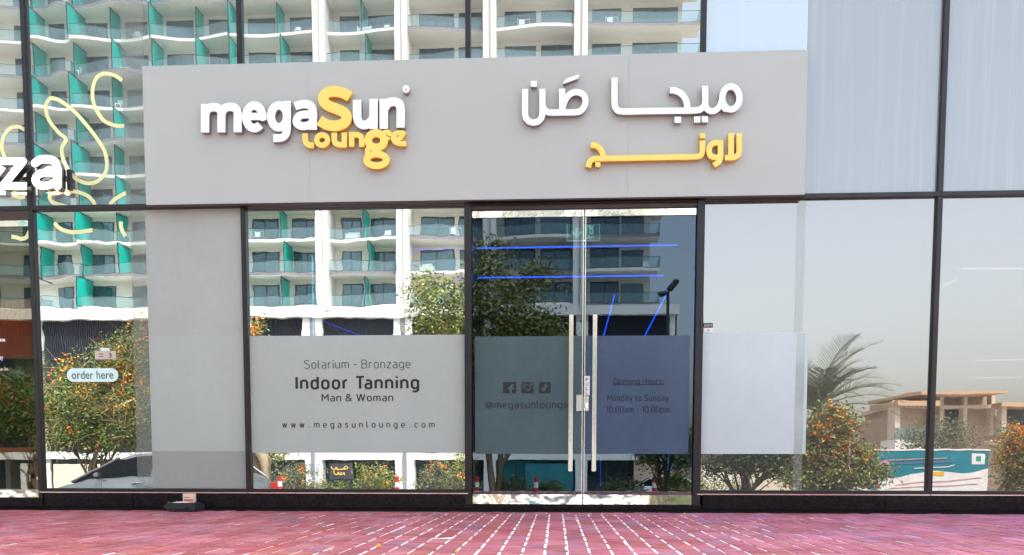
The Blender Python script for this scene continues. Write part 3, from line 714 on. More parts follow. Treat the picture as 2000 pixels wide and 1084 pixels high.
# vinyl on neighbour glass
c1 = lambda a, b: (float(P(a/2.408, b/2.408, -.002)[0]), float(P(a/2.408, b/2.408, -.002)[2]))
c2 = lambda a, b: (float(P(a/2.71, 400+b/2.71, -.002)[0]), float(P(a/2.71, 400+b/2.71, -.002)[2]))
vin = thing('window_drawing', 'pale yellow line drawing of loops stuck on the glass above and around the white letters', 'decal')
for pts in ([(230, 465), (215, 500), (228, 560), (272, 620), (310, 655), (290, 700), (305, 770), (350, 835), (410, 862), (462, 850), (500, 800), (495, 720), (455, 650), (400, 580), (350, 525), (290, 478), (250, 462), (230, 465)],
            [(575, 378), (540, 355), (490, 346), (455, 365), (437, 410), (437, 470), (455, 520), (490, 568), (540, 590), (585, 592)],
            [(118, 612), (90, 597), (50, 602), (18, 640), (8, 690), (18, 730), (35, 765)],
            [(325, 975), (290, 965), (250, 953), (233, 930), (245, 908), (300, 898), (360, 902), (410, 920), (440, 950), (446, 972)],
            [(592, 907), (550, 930), (522, 955), (516, 972)], [(60, 912), (90, 930), (118, 926)]):
    strokes('vinyl_line', [(smooth(pts), 17, True, True)], -.002, .001, 'vinyl_yellow', vin, c1, 0, .003)
for pts in ([(288, 95), (312, 122), (350, 139), (400, 145), (490, 134)], [(640, 88), (640, 112), (648, 140), (665, 166)]):
    strokes('vinyl_line', [(smooth(pts), 20, True, True)], -.002, .001, 'vinyl_yellow', vin, c2, 0, .003)
# order here pill
st = thing('round_sticker', 'mint green pill sticker reading order here on the glass', 'sticker')
cs_ = lambda a, b: (float(P(a, b, -.003)[0]), float(P(a, b, -.003)[2]))
strokes('sticker_base', [([(143, 732.5), (218, 732.5)], 26, False, False)], -.002, .0012, 'vinyl_mint', st, cs_, 0, .0015)
text('lettering', 'order here', (140, 221, 724, 740), -.004, .001, 'vinyl_grey', st)
nb = thing('number_tile', 'small beige unit number tile marked 3 on the glass above the mint sticker', 'sign')
local(B().box(X(186, 693), X(227, 693), -.006, -.001, Z(702, 206), Z(685.5, 206)).build('tile', 'label_beige', None, bevel=.001), nb)
local(B().box(X(197, 682), X(214, 682), -.005, -.001, Z(685, 206), Z(680, 206)).build('top_tab', 'vinyl_mint', None), nb)
text('lettering', '3', (213, 218, 690, 698.5), -.0075, .001, 'vinyl_black', nb, bold=.02)
for q in (691.5, 696.5): local(B().box(X(193.5, q), X(202.5, q), -.0072, -.0062, Z(q+.9, 200), Z(q-.6, 200)).build('print_line', 'vinyl_grey', None), nb)
sn = thing('door_label', 'small black and white label with a sensor stuck on the right door jamb', 'label')
local(B().box(X(1368, 634, -.05), X(1373.5, 634, -.05), -.066, -.051, Z(649, 1370, -.05), Z(618, 1370, -.05)).build('sensor', 'plastic_black', None, bevel=.002), sn)
local(B().box(X(1374, 634), X(1392, 634), -.0065, -.004, Z(640, 1382), Z(631, 1382)).build('label_top', 'label_dark', None), sn)
local(B().box(X(1374, 634), X(1392, 634), -.0065, -.004, Z(649.5, 1382), Z(640.6, 1382)).build('label_base', 'vinyl_white', None), sn)
text('lettering', 'SHOP-4', (1375.5, 1390.5, 633.5, 637.5), -.0075, .001, 'vinyl_white', sn)
text('lettering', 'a8', (1381, 1386, 643, 647), -.0075, .001, 'vinyl_grey', sn)

# neighbour shop front (left)
XN = MX[0]-hw
for a, b in ((MX[-1]+hw, XN), (MX[-2]+hw, MX[-1]-hw)):
    dr = bpy.data.objects.new('door', None); COL.objects.link(dr); dr.parent = shop
    z1, z0 = Z(431, 30), Z(958, 30)
    B().box(a, b, -.03, .12, z1+.002, TZ-.0215).build('door_header', 'frame_brown', shop)
    B().box(a, b, -.012, .024, Z(443, 30), z1).build('top_rail', 'chrome', dr)
    B().box(a, b, 0, .012, z0+.001, Z(443, 30)-.001).build('door_glass', 'glass_shop_door', dr)
    tilted_rail(a, b, Z(971, 30), z0, dr)
    B().box(a, b, -.03, .1, .118, Z(971.5, 30)).build('threshold', 'frame_dark', dr)
nt_ = thing('shop_door_lettering', 'small white words on the dark neighbour door at the left edge', 'lettering')
text('lettering', 'pizza', (-19, 10.5, 660, 669), -.002, .001, 'vinyl_white', nt_, bold=.02)
text('lettering', 'day', (-5, 6, 693, 705), -.002, .001, 'vinyl_white', nt_, bold=.01)
text('lettering', 'dine-in', (-12, 15.5, 717.5, 724), -.002, .001, 'vinyl_white', nt_)
strokes('vinyl_line', [(smooth([(60, 168), (85, 172), (110, 180), (140, 172), (156, 138)]), 20, True, True)], -.002, .001, 'vinyl_yellow', vin, c2, 0, .003)
# neighbour interior seen through the door
op = thing('shop_interior_panel', 'orange ribbed wall panel inside the neighbour shop', 'wall panel')
Yi = .35
a, b = X(-260, 640, Yi), X(62, 640, Yi)
pb = B().box(a, b, Yi, Yi+.03, Z(700, 30, Yi), Z(586, 30, Yi)); local(pb.build('panel', 'orange_wall', None), op)
sb = B(); xx = a+.01
while xx < b: sb.box(xx, xx+.012, Yi-.012, Yi-.001, Z(700, 30, Yi), Z(586, 30, Yi)); xx += .028
local(sb.build('rib', 'orange_slat', None), op)['kind'] = 'stuff'
ct = thing('service_counter', 'pink and orange counter front inside the neighbour shop', 'counter')
local(B().box(a, b, Yi-.06, Yi+.4, Z(884, 30, Yi), Z(874, 30, Yi)).build('counter_top', 'orange_wall', None), ct)
local(B().box(a, b, Yi-.05, Yi+.35, Z(899, 30, Yi), Z(884.5, 30, Yi)).build('counter_front', 'counter_pink', None), ct)
for q in (-60, 10, 66): local(B().box(X(q, 900, Yi), X(q+9, 900, Yi), Yi, Yi+.3, .1, Z(899.5, 30, Yi)).build('counter_leg', 'counter_pink', None), ct)
po = thing('small_poster', 'small white and blue notice behind the neighbour door', 'poster')
local(B().box(X(45, 930, .3), X(55, 930, .3), .3, .304, Z(943, 50, .3), Z(924, 50, .3)).build('sheet', 'vinyl_white', None), po)
local(B().box(X(46.5, 930, .3), X(53.5, 930, .3), .297, .2995, Z(932, 50, .3), Z(925.5, 50, .3)).build('print', 'truck_violet', None), po)

# things inside: LED lines, exit sign, shelf lights
def led(p0, p1, m, Y, lab, r=.0055):
    a, b = P(*p0, Y), P(*p1, Y)
    return tag(B().tube([a, b], r, 6).build('led_tube', m), lab, 'led light')
led((793, 487), (1323, 478.5), 'led_blue', .9, 'upper of the two long level blue light lines behind the door glass')
led((888, 543), (1296, 538), 'led_blue', .9, 'lower of the two long level blue light lines behind the door glass')
led((1200.5, 576), (1150, 764), 'led_blue', 1.0, 'slanting blue light line left of the street lamp')
led((1301, 576), (1203, 764), 'led_blue', 1.0, 'slanting blue light line ending at the street lamp head')
led((1173, 889), (1173, 950), 'led_dim', 1.0, 'upright dim blue light line low in the right door leaf', .004)
led((1305, 886), (1305, 918), 'led_dim', 1.0, 'short upright blue light line low at the right door edge', .003)
led((610, 499), (616, 953), 'led_cyan', .7, 'upright cyan light line behind the large window')
led((632, 628), (704, 655), 'led_blue', .7, 'sloping dim blue line across the navy louvre in the window', .004)
ex = thing('exit_sign', 'green emergency exit sign with down arrow and running figure behind the door', 'sign')
Ye = .8
ce = lambda a, b: (float(P(1080+a/16.67, 420+b/16.67, Ye)[0]), float(P(1080+a/16.67, 420+b/16.67, Ye)[2]))
def ebox(a0, b0, a1, b1, y0, y1, m, nm):
    p, q = ce(a0, b0), ce(a1, b1); return local(B().box(p[0], q[0], y0, y1, q[1], p[1]).build(nm, m, None), ex)
ebox(450, 300, 1530, 825, Ye+.002, Ye+.02, 'exit_white', 'edge_frame')
ebox(475, 302, 1510, 808, Ye-.004, Ye+.001, 'exit_green', 'green_plate')
ebox(1075, 350, 1315, 780, Ye-.007, Ye-.005, 'exit_white', 'door_symbol')
strokes('arrow_symbol', [([(778, 425), (778, 680)], 85, True, False), ([(635, 560), (775, 700), (915, 560)], 80, False, False)], Ye-.007, .002, 'exit_white', ex, ce, 0, .002)
strokes('runner_symbol', [([(1150, 500), (1150, 590)], 70, False, False), ([(1150, 500), (1050, 560)], 36, False, False), ([(1160, 500), (1230, 500), (1265, 555)], 36, False, False), ([(1160, 590), (1205, 670), (1320, 670)], 42, False, False), ([(1140, 600), (1075, 750)], 42, False, False)],
        Ye-.010, .002, 'exit_green', ex, ce, 0, .002, rings=[(1145, 425, 18, 18, 38)])
for i, (a, b) in enumerate((((1886, 525), (2010, 524)), ((1838, 560), (1868, 546)), ((1874, 526), (1884, 524)), ((1905, 704), (2000, 702)), ((1900, 738), (1998, 736)))):
    led(a, b, 'tube_light', .6, ['long level white strip light high in the right edge pane', 'short slanting white strip beside the right mullion', 'short slanting white strip at the left end of the long strip', 'upper of two low faint white strips in the right edge pane', 'lower of two low faint white strips in the right edge pane'][i], .010 if i < 3 else .006)

# ================================================================== FASCIA SIGN
YS = -.10
fs_ = thing('fascia_sign', 'long grey fascia sign board with raised white and yellow bilingual lettering', 'sign')
def sp(px, py): p = P(px, py, YS); return float(p[0]), float(p[2])
sx0, sx1 = sp(281.5, 270)[0], sp(1575, 235)[0]
sz1, sz0 = sp(930, 113)[1], sp(930, 390)[1]
js = [sx0, sp(603, 250)[0], sp(1227, 250)[0], sx1]
for a, b in zip(js[:-1], js[1:]):
    B().box(a+.0004, b-.0004, YS, YS+.012, sz0, sz1).build('sign_panel', 'sign_grey', fs_, bevel=.0005)
B().box(sx0+.004, sx1-.004, YS+.013, -.045, sz0+.004, sz1-.004).build('sign_box', 'sign_edge', fs_)
B().box(sx0, sx1, YS+.001, -.045, sz0-.012, sz0-.001).build('sign_bottom_trim', 'frame_brown', fs_)
YL = YS-.055
wm, ym_ = ['white_acrylic', 'shaded_return'], ['yellow_face', 'yellow_return']
cl = lambda a, b: (float(P(370+a/4.348, 140+b/4.348, YL)[0]), float(P(370+a/4.348, 140+b/4.348, YL)[2]))
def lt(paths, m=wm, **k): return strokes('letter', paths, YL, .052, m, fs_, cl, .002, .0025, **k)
lt([([(132, 515), (132, 274)], 68, 1, 1), (smooth([(132, 352), (160, 312), (205, 300), (250, 313), (270, 352), (270, 430), (270, 514)]), 66, 0, 1), (smooth([(270, 352), (300, 310), (348, 298), (392, 312), (409, 352), (409, 430), (409, 513)]), 66, 0, 1)])
lt([([(550+70*math.cos(R_(a)), 383-96*math.sin(R_(a))) for a in range(0, 316, 9)], 66, 0, 1), ([(480, 380), (653, 380)], 56, 0, 1)])
lt([([(828, 249), (828, 410)]+smooth([(828, 490), (815, 534), (780, 560), (712, 564)]), 62, 1, 1)], rings=[(760, 379, 68, 94, 66)])
lt([(smooth([(897, 293), (940, 279), (985, 275), (1028, 290), (1048, 335), (1048, 410), (1048, 492)]), 66, 1, 1), (smooth([(1048, 366), (985, 362), (932, 375), (907, 418), (925, 450), (965, 462), (1008, 455), (1048, 430)]), 62, 0, 0)])
lt([(smooth([(1360, 211), (1305, 180), (1240, 167), (1180, 174), (1138, 207), (1142, 254), (1180, 288), (1250, 315), (1310, 345), (1335, 385), (1320, 427), (1272, 454), (1212, 459), (1152, 443), (1104, 412)]), 82, 1, 1)], ym_)
lt([([(1423, 240), (1423, 330)]+smooth([(1423, 385), (1440, 432), (1480, 452), (1522, 440), (1563, 395)]), 68, 1, 0), ([(1563, 231), (1563, 485)], 68, 1, 1)])
lt([([(1650, 484), (1650, 231)], 68, 1, 1), (smooth([(1650, 320), (1685, 268), (1732, 254), (1776, 268), (1793, 315), (1793, 400), (1793, 474)]), 68, 0, 1)])
def yl(paths, **k): return strokes('letter', paths, YL, .05, ym_, fs_, cl, .002, .0025, **k)
yl([([(982, 525), (982, 585), (992, 607), (1018, 624), (1054, 624)], 42, True, True)])
yl([], rings=[(1126, 580, 46, 44, 40)])
yl([([(1229, 518), (1229, 585), (1240, 607), (1266, 620), (1315, 620)], 42, 1, 0), ([(1315, 518), (1315, 641)], 42, 1, 1)])
yl([([(1376, 636), (1376, 513)], 42, 1, 1), ([(1376, 535), (1430, 535), (1454, 548), (1463, 575), (1463, 636)], 42, 0, 1)])
yl([([(1640, 530), (1662, 512), (1690, 512), (1700, 530)], 34, 0, 0), ([(1668, 560), (1690, 566)], 22, 0, 0), ([(1545, 640), (1510, 662), (1510, 690), (1530, 700)], 38, 0, 0)],
   rings=[(1585, 582, 68, 62, 60), (1588, 748, 84, 50, 52)])
yl([([(1838, 610), (1785, 611), (1748, 598), (1727, 566), (1738, 532), (1770, 518), (1814, 521)], 38, 1, 0), ([(1814, 521), (1790, 566), (1752, 570)], 32, 0, 0)])
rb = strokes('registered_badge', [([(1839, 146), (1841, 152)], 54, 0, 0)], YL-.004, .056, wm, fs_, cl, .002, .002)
text('registered_mark', 'R', (370+1830/4.348, 370+1850/4.348, 140+138/4.348, 140+164/4.348), YL-.006, .0015, 'sign_grey', fs_)
ca = lambda a, b: (float(P(990+a/4.082, 130+b/4.082, YL)[0]), float(P(990+a/4.082, 130+b/4.082, YL)[2]))
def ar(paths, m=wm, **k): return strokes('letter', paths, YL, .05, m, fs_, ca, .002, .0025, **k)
ar([([(145, 179), (145, 378), (152, 410), (176, 437), (213, 447), (250, 437), (275, 410), (283, 378), (283, 178)], 46, 1, 1),
    (smooth([(283, 300), (296, 338), (335, 364), (440, 365), (555, 363), (596, 346), (620, 308), (626, 262), (608, 222), (565, 204), (518, 211), (478, 245), (452, 300), (442, 345)]), 46, 0, 0),
    ([(440, 177), (440, 365)], 46, 1, 1)])
ar([], boxes=[(192, 115, 238, 160)])
ar([], polys=[[(450, 124), (480, 93), (577, 63), (568, 94), (545, 103), (452, 137)]])
ar([(smooth([(858, 88), (858, 180), (858, 290), (870, 334), (915, 357), (1100, 355), (1300, 352), (1505, 349), (1555, 330), (1580, 285), (1580, 155)]), 46, 1, 1),
    (smooth([(1300, 188), (1345, 192), (1398, 222), (1430, 275), (1441, 345)]), 46, 1, 0),
    (smooth([(1580, 290), (1592, 333), (1630, 356), (1670, 343), (1698, 312), (1716, 265)]), 44, 0, 0),
    ([(1716, 310), (1740, 338)], 40, 0, 0)], rings=[(1786, 250, 69, 92, 46)])
ar([], boxes=[(1338, 400, 1388, 447)]); ar([], boxes=[(1493, 398, 1541, 445)]); ar([], boxes=[(1555, 397, 1602, 443)])
ar([(smooth([(1853, 532), (1853, 600), (1853, 672), (1842, 706), (1808, 724), (1740, 726)]), 40, 1, 1), ([(1788, 533), (1788, 726)], 40, 1, 0)], ym_)
ar([([(1704, 587), (1704, 725), (1692, 758), (1652, 786)], 40, 1, 1), (smooth([(1704, 607), (1650, 609), (1618, 640), (1613, 682), (1636, 718), (1704, 726)]), 40, 0, 0)], ym_)
ar([(smooth([(1560, 590), (1560, 665), (1548, 704), (1508, 718), (1300, 722), (1000, 728), (760, 733), (705, 734), (664, 754), (649, 802)]), 40, 1, 1),
    (smooth([(671, 625), (712, 630), (748, 660), (766, 700), (770, 733)]), 40, 1, 0)], ym_)
ar([], ym_, boxes=[(1542, 535, 1580, 571)]); ar([], ym_, boxes=[(707, 762, 745, 797)])

# neighbour's lit letters
zs = thing('lit_letters', 'big glowing white letters z a with chrome sides above the neighbour door', 'sign')
YZ = -.115
lm = ['letter_lit', 'chrome_return']
cz = lambda a, b: (float(P(a/5.162, 270+b/5.162, YZ)[0]), float(P(a/5.162, 270+b/5.162, YZ)[2]))
for ox in (0, -325):
    strokes('letter', [([(ox-4, 232), (ox+235, 232)], 64, 1, 0), ([(ox+225, 240), (ox+35, 472)], 72, 0, 0), ([(ox+30, 480), (ox+268, 480)], 66, 0, 1)], YZ, .075, lm, zs, cz, .0015, .003)
strokes('letter', [(smooth([(352, 250), (400, 218), (465, 210), (540, 228), (576, 295), (576, 400), (578, 482)]), 72, 0, 0), (smooth([(576, 352), (480, 348), (400, 358), (356, 408), (372, 455), (430, 480), (505, 468), (576, 430)]), 68, 0, 0)], YZ, .075, lm, zs, cz, .003, .003)
local(B().box(X(-90, 345, -.03), X(132, 345, -.03), -.034, -.018, Z(352, 60, -.03), Z(345, 60, -.03)).build('support_rail', 'frame_dark', None), zs)
local(B().box(X(130, 350, -.04), X(137, 350, -.04), -.038, -.002, Z(371, 134, -.03), Z(331, 134, -.03)).build('end_bracket', 'frame_dark', None), zs)

# floodlight on the paving, price tag behind it
fl = thing('floodlight', 'black floodlight lying face up on the red paving by the plinth', 'floodlight', (X(358, 990, -.22), -.22, 0))
lx = fl.location.x
def fb(b, nm, m, bevel=0.): o = b.build(nm, m, None, bevel); return local(o, fl)
fb(B().prism([(lx-.155, .052), (lx-.10, .085), (lx+.14, .083), (lx+.145, .075), (lx+.06, .03), (lx-.10, .018), (lx-.15, .045)], -.30, -.12), 'housing', 'plastic_black', .004)
fb(B().box(lx-.07, lx+.06, -.285, -.135, .0835, .0885), 'lens', 'lamp_lens', .002)
for q in (-.29, -.135):
    fb(B().tube([(lx-.10, q, .088), (lx-.10, q, .092)], .005, 8), 'screw', 'steel')
yk = B().tube([(lx+.11, -.31, .05), (lx+.13, -.31, .015), (lx+.13, -.11, .015), (lx+.11, -.11, .05)], .008, 8); fb(yk, 'bracket', 'plastic_black')
fb(B().tube([(lx+.12, -.31, .045), (lx+.12, -.10, .045)], .028, 14), 'hinge_drum', 'plastic_black')
fb(B().box(lx-.06, lx+.10, -.27, -.15, .0, .03), 'foot', 'plastic_black', .004)
fb(B().tube([(lx+.1, -.12, .02), (lx+.16, -.08, .006), (lx+.2, -.07, .006)], .004, 6), 'cable', 'rubber')
tg = thing('paper_tag', 'small cream carton with red print standing behind the floodlight', 'carton')
xq0, xq1 = X(357, 972, -.1), X(380.5, 972, -.1)
local(B().box(xq0, xq1, -.10, -.07, .06, Z(964, 368, -.1)).build('carton', 'cardboard', None, bevel=.001), tg)
local(B().box(xq0+.012, xq1-.016, -.1015, -.1002, .085, .108).build('print', 'print_red', None), tg)
local(B().box(xq0+.01, xq1-.05, -.1015, -.1002, .122, .126).build('print_line', 'vinyl_black', None), tg)

for i, (px, py) in enumerate(((739, 1069), (647, 1078), (1337, 1005), (892, 1081))):
    d = (P(px, py, 0)-CAM); t = -CAM[2]/d[2]; p = CAM+d*t
    b = B(); r = .014 if i == 0 else .008
    for k in range(6):
        w = k*math.pi/3; b.add([(p[0], p[1], .004), (p[0]+r*math.cos(w), p[1]+r*math.sin(w), .012), (p[0]+r*1.2*math.cos(w+.5), p[1]+r*1.2*math.sin(w+.5), .006), (p[0]+r*.6*math.cos(w+.9), p[1]+r*.6*math.sin(w+.9), .014)], [(0, 1, 2), (0, 2, 3)])
    b.tube([(p[0], p[1], .002), (p[0], p[1], .016)], r*.45, 7)
    tag(b.build('fallen_petals', 'yellow_petal'), ['largest yellow blossom lying on the red paving', 'small yellow blossom left of the largest one, on the paving', 'tiny yellow petal at the foot of the plinth right of the door', 'tiny yellow petal at the picture bottom right of the largest blossom'][i], 'blossom', 'fallen yellow blossoms')

# ================================================================== TOWER ACROSS THE STREET (seen in the glass)
tw = thing('apartment_tower', 'white apartment tower with curved balconies and teal screens mirrored in the glass', 'building')
YW, DEP = 80., 2.8
YF = YW-DEP
zA = float(P(700, 601, YF)[2]); zB = float(P(700, 62, YF)[2]); FH = (zB-zA)/8
NF = 12; ZG = -2.5
def xf(px, py=60): return float(P(px, py, YF)[0])
def xw(px, py=60): return float(P(px, py, YW)[0])
fins = [xf(612), xf(772), xf(944), xf(1122)]; FW = 1.30
xend = xf(1369)
bays = [(xf(-260), xf(50), None, [(-160, -110), (-60, -20), (28, 52)], 'curve'),
        (xf(56), xf(134), None, [(96, 126)], 's'),
        (xf(137), xf(290), 211, [(168, 210), (245, 288)], 's'),
        (xf(293), xf(443), 377, [(326, 378), (409, 449)], 's'),
        (xf(446), xf(612), 540, [(485, 538), (566, 618)], 'w'),
        (fins[0]+FW, fins[1], 706, [(664, 702), (719, 771)], 'w'),
        (fins[1]+FW, fins[2], None, [(819, 887), (896, 941)], 'w'),
        (fins[2]+FW, fins[3], None, [(986, 1047), (1057, 1119)], 'w'),
        (fins[3]+FW, xend, None, [(1157, 1213), (1235, 1323)], 'end')]
NS = 14
def front(kind, t, ph):
    if kind == 'curve': return 2.1+1.3*math.sin(math.pi*min(1, t*1.1))+.25*math.sin(ph)
    if kind == 's': return 2.55+.55*math.sin(2*math.pi*(t*.8)+ph)+.25*math.cos(ph)
    if kind == 'end': return 2.7+.35*math.sin(2.6*t+ph)
    return 2.6+.38*math.sin(math.pi*t*1.3+ph)
H0 = .30
def bay_meshes(a, b, kind, v, ph):
    pts = [(a+(b-a)*i/NS, -YW+front(kind, i/NS, ph)) for i in range(NS+1)]
    outline = [(a, -YW)]+pts+[(b, -YW)]
    s = B().plan(outline[::-1], 0, H0, 0, 1); slab = s.mesh('balcony_slab')
    for q in ('soffit_cream', 'concrete_white' if v == 0 else 'slab_violet'): slab.materials.append(M[q])
    g = B()
    for i in range(NS):
        (x0, y0), (x1, y1) = pts[i], pts[i+1]
        g.add([(x0, y0-.06, H0), (x1, y1-.06, H0), (x1, y1-.06, H0+1.08), (x0, y0-.06, H0+1.08)], [(0, 1, 2, 3)], 0)
    if kind in ('s', 'end', 'curve'): g.box(b-.03, b-.005, -YW+.02, pts[-1][1]-.09, H0, H0+1.08, 0)
    g.tube([(p[0], p[1]-.07, H0+1.09) for p in pts], .028, 5, 1); g.tube([(p[0], p[1]-.07, H0+.03) for p in pts], .045, 4, 1)
    if kind != 'w': g.tube([(b-.02, pts[-1][1]-.07, H0+1.09), (b-.02, -YW, H0+1.09)], .03, 5, 1)
    rl = g.mesh('balustrade')
    for q in ('balustrade_glass', 'lamp_post'): rl.materials.append(M[q])
    return slab, rl
def low_variants(a, b): return [bay_meshes(a, b, 'end', v, .2+v*3.1) for v in range(2)]
for bi, (a, b, div, wins, kind) in enumerate(bays):
    variants = []
    for v in range(2):
        ph = (0.2 if v == 0 else 3.3)+bi*.7
        slab, rl = bay_meshes(a, b, kind, v, ph)
        dv = []
        if div or kind == 's' or bi == 4:
            for dx, big in ([(xf(div), 0)] if div else [])+([(a+.02, 1)] if kind == 's' else []) + ([(a+.02, 1)] if bi == 4 else []):
                dx += (.35 if v else -.15)*(1 if not big else 0)
                t = (dx-a)/(b-a); yf = -YW+min(front(kind, max(0, min(1, t)), ph), front(kind, max(0, min(1, t)), ph+.01))-(.12 if not big else -.25)
                d = B().box(dx, dx+.05, -YW, yf, H0, FH-.005, 0)
                d.box(dx-.02, dx+.07, yf-.001, yf+.07, H0, FH-.005, 1).box(dx-.015, dx+.065, -YW, yf-.002, FH-.09, FH-.006, 1)
                dm = d.mesh('privacy_screen'); dm.materials.append(M['teal_panel']); dm.materials.append(M['lamp_post']); dv.append(dm)
        variants.append((slab, rl, dv))
    if kind == 'end': low_end = low_variants(a, xf(1296)) 
    wmesh = []
    for wi, (p, q) in enumerate(wins):
        wa, wb = xw(p), xw(q); w = wb-wa; d = B(); WH = 2.66
        nP = 3 if w > 4 else 2
        d.box(wa, wb, -YW, -YW+.05, 0, WH, 1)
        for k in range(nP):
            d.box(wa+.08+k*(w-.08)/nP, wa+(k+1)*(w-.08)/nP-.03, -YW+.05, -YW+.065, .06, WH-.07, 0)
        variants_m = []
        for gm in ('window_glass', 'window_glass_curtain'):
            mm = d.mesh('window'); mm.materials.append(M[gm]); mm.materials.append(M['lamp_post']); variants_m.append(mm)
        wmesh.append(variants_m)
    if kind == 'end':
        low_win = []
        for gm in ('window_glass', 'window_glass_curtain'):
            wa, wb = xw(1218), xw(1262); d = B().box(wa, wb, -YW, -YW+.05, 0, 2.42, 1)
            for kk in range(2): d.box(wa+.06+kk*(wb-wa-.06)/2, wa+(kk+1)*(wb-wa-.06)/2, -YW+.05, -YW+.065, .06, 2.35, 0)
            mm = d.mesh('window'); mm.materials.append(M[gm]); mm.materials.append(M['lamp_post']); low_win.append(mm)
    for k in range(NF):
        v = (k+(1 if bi in (6, 8) else 0)) % 2; z = zA+FH*k
        slab, rl, dv = variants[v]
        if k == 0: v0 = B()
        if kind == 'end' and k < 4: slab, rl = low_end[v]
        o = link('balcony_slab', slab, tw); o.location.z = z
        o = link('balustrade', rl, tw); o.location.z = z
        for d in dv:
            if k == 0 and rng.random() < .5: continue
            o = link('privacy_screen', d, tw); o.location.z = z
        for wv in wmesh:
            if kind == 'end' and k < 4 and wv is wmesh[-1]: wv = low_win
            o = link('window', wv[int(rng.random() < .35)], tw); o.location.z = z+H0
for x in fins:
    f = B(); ztop = zA+FH*NF
    f.box(x, x+.42, -YW, -YW+3.25, zA-.2, ztop); f.box(x+.42, x+.78, -YW, -YW+3.0, zA-.2, ztop); f.box(x+.78, x+FW, -YW, -YW+3.45, zA-.2, ztop)
    f.build('fin', 'concrete_white', tw)
B().box(bays[0][0], xw(1275), -YW-16, -YW, zA-1, zA+FH*4).build('wall', 'stucco_cream', tw)
B().box(bays[0][0], xw(1332), -YW-16, -YW, zA+FH*4+.001, zA+FH*NF+2).build('wall', 'stucco_cream', tw)
# podium
zp1, zp0 = float(P(700, 603, YF)[2]), float(P(700, 620, YF)[2])
xp = float(P(1325, 610, YF)[0])
B().box(bays[0][0], xp, -YF+.5, -YW-14, zp0, zA+.0).build('podium_slab', 'concrete_white', tw)
zl0 = float(P(700, 884, YF)[2]); zl1 = float(P(700, 898, YF)[2])
cols = [float(P(q, 640, YF)[0]) for q in (-120, 70, 300, 470, 592, 770, 945, 1125, 1308)]
for i, c in enumerate(cols):
    w = 1.9 if i in (4, 5) else 1.2 if 2 < i < 8 else .5
    B().box(c, c+w, -YF+.15, -YF-1.1, ZG, zp0-.003).build('podium_column', 'concrete_white', tw)
    if i in (4, 5): B().box(c+w*.36, c+w*.62, -YF+.152, -YF+.21, ZG, zp0-.003).build('column_inlay', 'slab_violet', tw)
for i in range(len(cols)-1):
    a, b = cols[i]+(.5 if i < 3 else 1.9 if i in (4, 5) else 1.2), cols[i+1]
    lv = B().box(a, b, -YF-.6, -YF-.5, zl0, zp0-.004); xx = a+.05
    while xx < b-.06: lv.box(xx, xx+.07, -YF-.495, -YF-.33, zl0, zp0-.004); xx += .19
    lv.build('louvre_panel', 'louvre_navy', tw)
    B().box(a, b, -YF+.1, -YF-.9, zl1, zl0-.003).build('podium_beam', 'concrete_white', tw)
    m = 'storefront' if i not in (6,) else 'teal_board'
    if i == 7: m = 'storefront'
    B().box(a, b, -YF-1.0, -YF-1.05, ZG, zl1-.003).build('storefront', m, tw)
    st_ = B()
    for k in range(1, 4): st_.box(a+(b-a)*k/4-.04, a+(b-a)*k/4+.04, -YF-.995, -YF-.93, ZG, zl1-.004)
    st_.build('storefront_mullion', 'lamp_post', tw)
B().box(float(P(1242, 640, YF)[0]), xp-.01, -YF-.1, -YF-.8, ZG, zl1-.01).build('sand_wall', 'sandstone', tw)
B().box(float(P(1027, 640, YF)[0]), float(P(1120, 640, YF)[0]), -YF+.6, -YF+.5, ZG, float(P(1070, 906, YF)[2])).build('teal_hoarding', 'teal_board', tw)
B().box(bays[0][0], xp, -YW-13.9, -YF-1.1, ZG-.1, zp0-.01).build('podium_core', 'louvre_navy', tw)
# gold shop writing on the dark storefront (a mirror image in the glass)
Yg = YF+.9-1.0
sgn = thing('gold_shop_sign', 'dark shop sign with gold arabic style writing under the tower', 'sign')
cg = lambda a, b: (float(P(450+a/2.929, 640+b/2.929, YF-1)[0]), float(P(450+a/2.929, 640+b/2.929, YF-1)[2]))
def gold(paths, **k):
    o = strokes('letter', paths, 0, .08, 'gold', None, cg, 0, .05, **k)
    o.data.transform(Matrix.Translation((0, -(YF-1)+.04, 0))); return local(o, sgn)
p, q = cg(570, 775), cg(700, 862)
local(B().box(p[0], q[0], -(YF-1), -(YF-1)-.2, q[1], p[1]).build('board', 'villa_dark', None), sgn)
gold([(smooth([(580, 790), (584, 805), (600, 806), (604, 796), (608, 806), (625, 806), (640, 806), (650, 800), (662, 792), (674, 800), (668, 808), (650, 808)]), 6, 0, 0)])
gold([(smooth([(592, 815), (592, 836), (606, 838), (614, 822), (618, 838), (640, 838), (652, 826), (656, 842)]), 6, 0, 0)], rings=[(630, 828, 5, 5, 4)])

